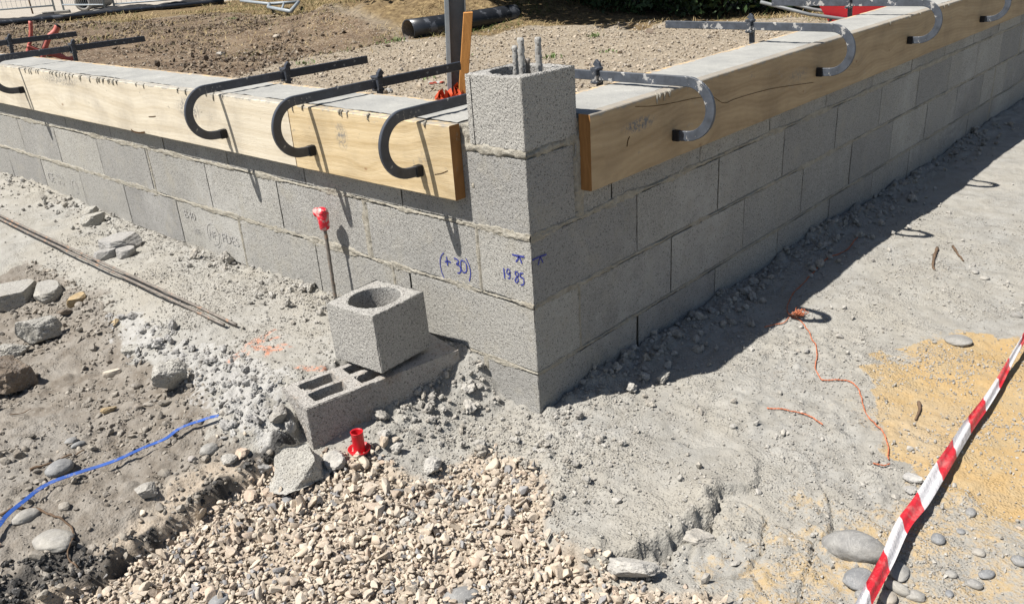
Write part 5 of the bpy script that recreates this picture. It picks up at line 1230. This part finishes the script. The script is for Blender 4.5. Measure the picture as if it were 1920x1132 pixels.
mb.tube([wc+cx_*.15*math.cos(t)+uz_*.15*math.sin(t) for t in np.linspace(0, 2*math.pi, 25)], .036, 8); mb.build('wheel', mFOOT, wb, True)
# fence with mesh, posts and concrete feet
FH = 2.0
def fpt(u, v, z=ZI): return onz(u, v, z)
F0 = onz(-260, 66, ZI); F1 = onz(205, 27, ZI); F2 = onz(470, 2, ZI)
def mk_fence(A, B, label):
    A, B = np.array(A), np.array(B); A[2] = B[2] = ZI; d = (B-A); Ln = np.linalg.norm(d); d /= Ln
    e = empty('mesh_fence_panel', tuple(A), label, 'fence', 'site fence panels along the far edge')
    for t in (0, 1):
        mb = MB(); p = A+d*(.04+(Ln-.08)*t); mb.tube([p+np.array([0, 0, .05]), p+np.array([0, 0, FH])], .026, 8); mb.build('post', mGALVL, e, True)
    for z in (.22, FH-.05):
        mb = MB(); mb.tube([A+d*.04+np.array([0, 0, z]), A+d*(Ln-.04)+np.array([0, 0, z])], .02, 8); mb.build('rail', mGALVL, e, True)
    mb = MB(); n = int(Ln/.11)
    for i in range(1, n): mb.tube([A+d*Ln*i/n+np.array([0, 0, .22]), A+d*Ln*i/n+np.array([0, 0, FH-.05])], .004, 4, caps=False)
    for z in np.arange(.4, FH, .22): mb.tube([A+d*.04+np.array([0, 0, z]), A+d*(Ln-.04)+np.array([0, 0, z])], .004, 4, caps=False)
    mb.build('wire_mesh', mGALVL, e)
dF = (F1-F0); LF = np.linalg.norm(dF); dF = dF/LF
fp = [F1-dF*LF*1.0, None]; 
gap = dF*.16
post1 = onz(108, 27, ZI)
mk_fence(post1-dF*3.5, post1, 'mesh fence panel at the far left, left of the fence post')
mk_fence(post1+gap, F1-gap*.3, 'mesh fence panel in the middle, ending above the concrete foot')
mk_fence(F1+gap*.7, F1+gap*.7+dF*3.5, 'mesh fence panel right of the concrete foot')
mk_fence(F1+gap*1.7+dF*3.5, F1+gap*1.7+dF*7, 'mesh fence panel farthest to the right, behind the dry grass')
side_ = np.array([-dF[1], dF[0], 0]);
if side_ @ (CP-F1) < 0: side_ = -side_
mb = MB(); fz = math.atan2(dF[1], dF[0])
def foot(p, label):
    mb = MB(); M_ = Matrix.Translation(p) @ Matrix.Rotation(fz, 4, 'Z'); mb.box((-.33, -.11, 0), (.33, .11, .14), .015, 0, M_); mb.box((-.30, -.115, .03), (-.04, -.108, .11), 0, 1, M_)
    tag(mb.build('fence_foot', [mCONC, mFOOT]), label, 'fence foot', 'concrete feet of the site fence')
foot((F1[0]+side_[0]*.15, F1[1]+side_[1]*.15, ZI-.01), 'grey concrete fence foot beside the two close fence posts')
p_ = post1+side_*.1; foot((p_[0], p_[1], ZI-.05), 'dusty concrete fence foot below the single post at the left')
# black drain sheeting along the fence
A_ = onz(-300, 78, ZI)+side_*.25; B_ = onz(420, 6, ZI)+side_*.25
V = []; n = 90; prof = [(-.34, 0), (-.30, .14), (-.2, .20), (-.06, .17), (.05, .2), (.18, .12), (.24, .02)]
for i in range(n):
    p = A_+(B_-A_)*i/(n-1); k = .8+.35*fbm(i*.21, 0, 3, 3)
    for a, z in prof: V.append((p[0]+side_[0]*a, p[1]+side_[1]*a, ZI-.02+z*k+.02*fbm(i*.6, a*9, 5, 2)))
mb = MB(); mb.add(V, grid_faces(n, len(prof)).tolist()); tag(mb.build('drain_sheeting', mBLKGEO, None, True), 'long strip of black drain sheeting lying along the foot of the fence', 'sheeting')
mb = MB(); mb.tube([A_+side_*.42+(B_-A_)*t+np.array([0, 0, .07]) for t in np.linspace(0, 1, 20)], .06, 10); tag(mb.build('long_pipe', mPIPE, None, True), 'thin dark pipe running in front of the black sheeting', 'pipe')
# concrete pipe beyond the fence
pa, pb_ = onz(158, 20, ZI), onz(190, 14, ZI); pa[2] = pb_[2] = ZI+.20; mb = MB(); ax2 = (pb_-pa)/np.linalg.norm(pb_-pa); s3 = np.cross(ax2, [0, 0, 1.])
V = []; n = 28
for r_, t in [(.13, .45), (.15, 0), (.22, 0), (.22, .1), (.20, .12), (.20, 1)]:
    for j in range(n):
        an = 2*math.pi*j/n; V.append(pa+(pb_-pa)*1.4*t+s3*math.cos(an)*r_+np.array([0, 0, math.sin(an)*r_]))
mb.add(V, [(i*n+j, (i+1)*n+j, (i+1)*n+(j+1) % n, i*n+(j+1) % n) for i in range(5) for j in range(n)])
V, F = ICO[1]; mb.add(V*np.array([.12, .12, .12])+pa+ax2*.35, F.tolist(), 1)
tag(mb.build('concrete_pipe', [mCONC, mFOOT], None, True), 'short beige concrete pipe lying beyond the fence', 'pipe')
# red marker stake at the fence
q = onz(62, 27, ZI); mk = empty('marker_stake', (q[0], q[1], ZI), 'thin stake with a red top standing at the far left by the fence', 'stake')
mb = MB(); mb.tube([q+np.array([0, 0, -.05]), q+np.array([-.03, 0, .55])], .022, 7); mb.build('shaft', mTWIG, mk, True)
mb = MB(); mb.tube([q+np.array([-.03, 0, .55]), q+np.array([-.05, 0, 1.0])], .038, 7); mb.build('red_top', mREDP, mk, True)
# pale metal barrier lying in the grass
cpts = [onz(u, v, ZI+.12) for u, v in [(452, 2), (505, 8), (560, 4), (545, 22), (503, 14)]]
br = empty('lying_barrier', (cpts[1][0], cpts[1][1], ZI), 'pale grey tubular metal barrier lying in the dry grass', 'barrier')
for a_, b_ in ((0, 1), (1, 2), (2, 3), (3, 4), (4, 1)):
    mb = MB(); mb.tube([cpts[a_], cpts[b_]], .035, 8); mb.build('barrier_tube', mGALVL, br, True)
cz_ = onz(530, -5, ZI+.12); mb = MB(); mb.tube([cpts[2]*.5+cpts[1]*.5, onz(529, 17, ZI+.12)], .025, 6); mb.build('barrier_tube', mGALVL, br, True)
# hedge bushes with overhanging crowns
def leaves(c, rad3, n, seed, size=.05, zmin=None, boxy=False):
    r = np.random.default_rng(seed); d = r.normal(size=(n, 3)); d /= np.linalg.norm(d, axis=1)[:, None]; rr = r.random(n)**.4
    lump = 1+.35*n3(d, 1.8, seed)
    if boxy: d[:, 2] = r.uniform(-1, 1, n); rr = np.sqrt(rr)
    P = np.array(c)+d*rr[:, None]*lump[:, None]*np.array(rad3)
    if zmin is not None: P = P[P[:, 2] > zmin]
    n = len(P); a = r.normal(size=(n, 3)); a /= np.linalg.norm(a, axis=1)[:, None]; b = np.cross(a, r.normal(size=(n, 3))); b /= np.linalg.norm(b, axis=1)[:, None]
    s_ = size*r.uniform(.6, 1.4, n)[:, None]
    V = np.stack([P-a*s_, P-b*s_*.5, P+a*s_, P+b*s_*.5], 1).reshape(-1, 3); return V, np.arange(n*4).reshape(-1, 4)
hb0 = [(650, -16), (880, 12), (1000, 8), (1120, 4), (1240, 6), (1360, 6), (1470, -6)]
HL = ['green bush behind the straw mound, left of all the hedge bushes', 'dark green bush behind the far end of the black pipe', 'dark bush right of the black pipe with dry stalks at its foot', 'dark bush in the middle of the shaded hedge above the pillar rebars', 'dark bush of the hedge above the dark clod', 'dark bush of the hedge behind the second right clamp bar', 'dark bush at the right end of the hedge']
for k, ((u, v), lab) in enumerate(zip(hb0, HL)):
    c = onz(u, v, ZI); c = c+np.array([.75, -1.5, 0]); e = empty('hedge_bush', (c[0], c[1], ZI), lab, 'bush', 'bushes of the dark hedge')
    V, F = leaves((c[0], c[1], 1.3), (1.15, .75, 1.15), 16000, 50+k, .045, ZI+.02, True); V = V-np.array([c[0], c[1], ZI]); put('foliage', mesh('foliage', V, F, mLEAF), e)
    mb = MB(); 
    for j in range(4): mb.tube([c+np.array([0, 0, 0]), c+np.array([.2*math.cos(j*1.6), .2*math.sin(j*1.6), .7]), c+np.array([.6*math.cos(j*1.6), .5*math.sin(j*1.6), 1.5])], [.05, .035, .015], 6)
    mb.build('stems', mBARK, e, True)
for k, (u, v, ox, lab) in enumerate([(980, 0, 0, 'tall tree whose crown shades the ground behind the black pipe'), (1200, 0, 0, 'tall tree whose crown shades the ground in front of the hedge')]):
    c = onz(u, v, ZI)+np.array([-.6, 1.6, 0]); e = empty('tree', (c[0], c[1], ZI), lab, 'tree')
    mb = MB(); mb.tube([c, c+np.array([.1, 0, 1.5]), c+np.array([-.1, .1, 3.]), c+np.array([0, 0, 5.])], [.14, .11, .08, .03], 9)
    for j in range(5): mb.tube([c+np.array([0, 0, 2.+.4*j]), c+np.array([.4+1.2*math.cos(j*1.9), -3.6+1.2*math.sin(j*1.9), 2.8+.3*j])], [.05, .015], 6)
    mb.build('trunk', mBARK, e, True)
    V, F = leaves((c[0]+.7, c[1]-5.0, 3.5), (2.6, 2.2, 1.3), 22000, 80+k, .085); V = V-np.array([c[0], c[1], ZI]); put('crown', mesh('crown', V, F, mLEAF), e)
# weeds
WD_ = [(440, 158, 'weed tuft at the edge of the track behind the third clamp'), (572, 118, 'weed tuft at the border of soil and track near the jaw of the third clamp'), (1033, 108, 'weed tuft in the yard right of the pillar rebars'), (868, 103, 'weed tuft in the track beside the steel post'),
       (436, 34, 'green tuft in the brown soil below the lying barrier'), (745, 76, 'weeds at the left end of the black pipe'), (720, 80, 'weeds on the mound foot left of the black pipe'), (792, 146, 'low weed left of the stake'), (1115, 67, 'small weed in the middle of the stony track'), (1140, 96, 'small low weed in the track right of the pillar')]
for k, (u, v, lab) in enumerate(WD_):
    c = hit(u, v+3); r = np.random.default_rng(k+300); e_ = MB(); n = 34; L = .035+.015*(k % 3)
    for j in range(n):
        a = r.uniform(0, 6.28); l = L*r.uniform(.5, 1.2); b0 = c+np.array([r.normal()*.07, r.normal()*.05, 0]); t = b0+np.array([math.cos(a)*l*.7, math.sin(a)*l*.7, l*.8]); w_ = np.array([-math.sin(a), math.cos(a), 0])*.006
        mid = (b0+t)/2+np.array([0, 0, l*.15]); e_.add([b0-w_*.3, b0+w_*.3, mid+w_, t, mid-w_], [(0, 1, 2, 4), (4, 2, 3)])
    wt_ = empty('weed_tuft', tuple(c), lab, 'weed', 'green weeds in the yard'); e_.build('foliage', mLEAFL, wt_)
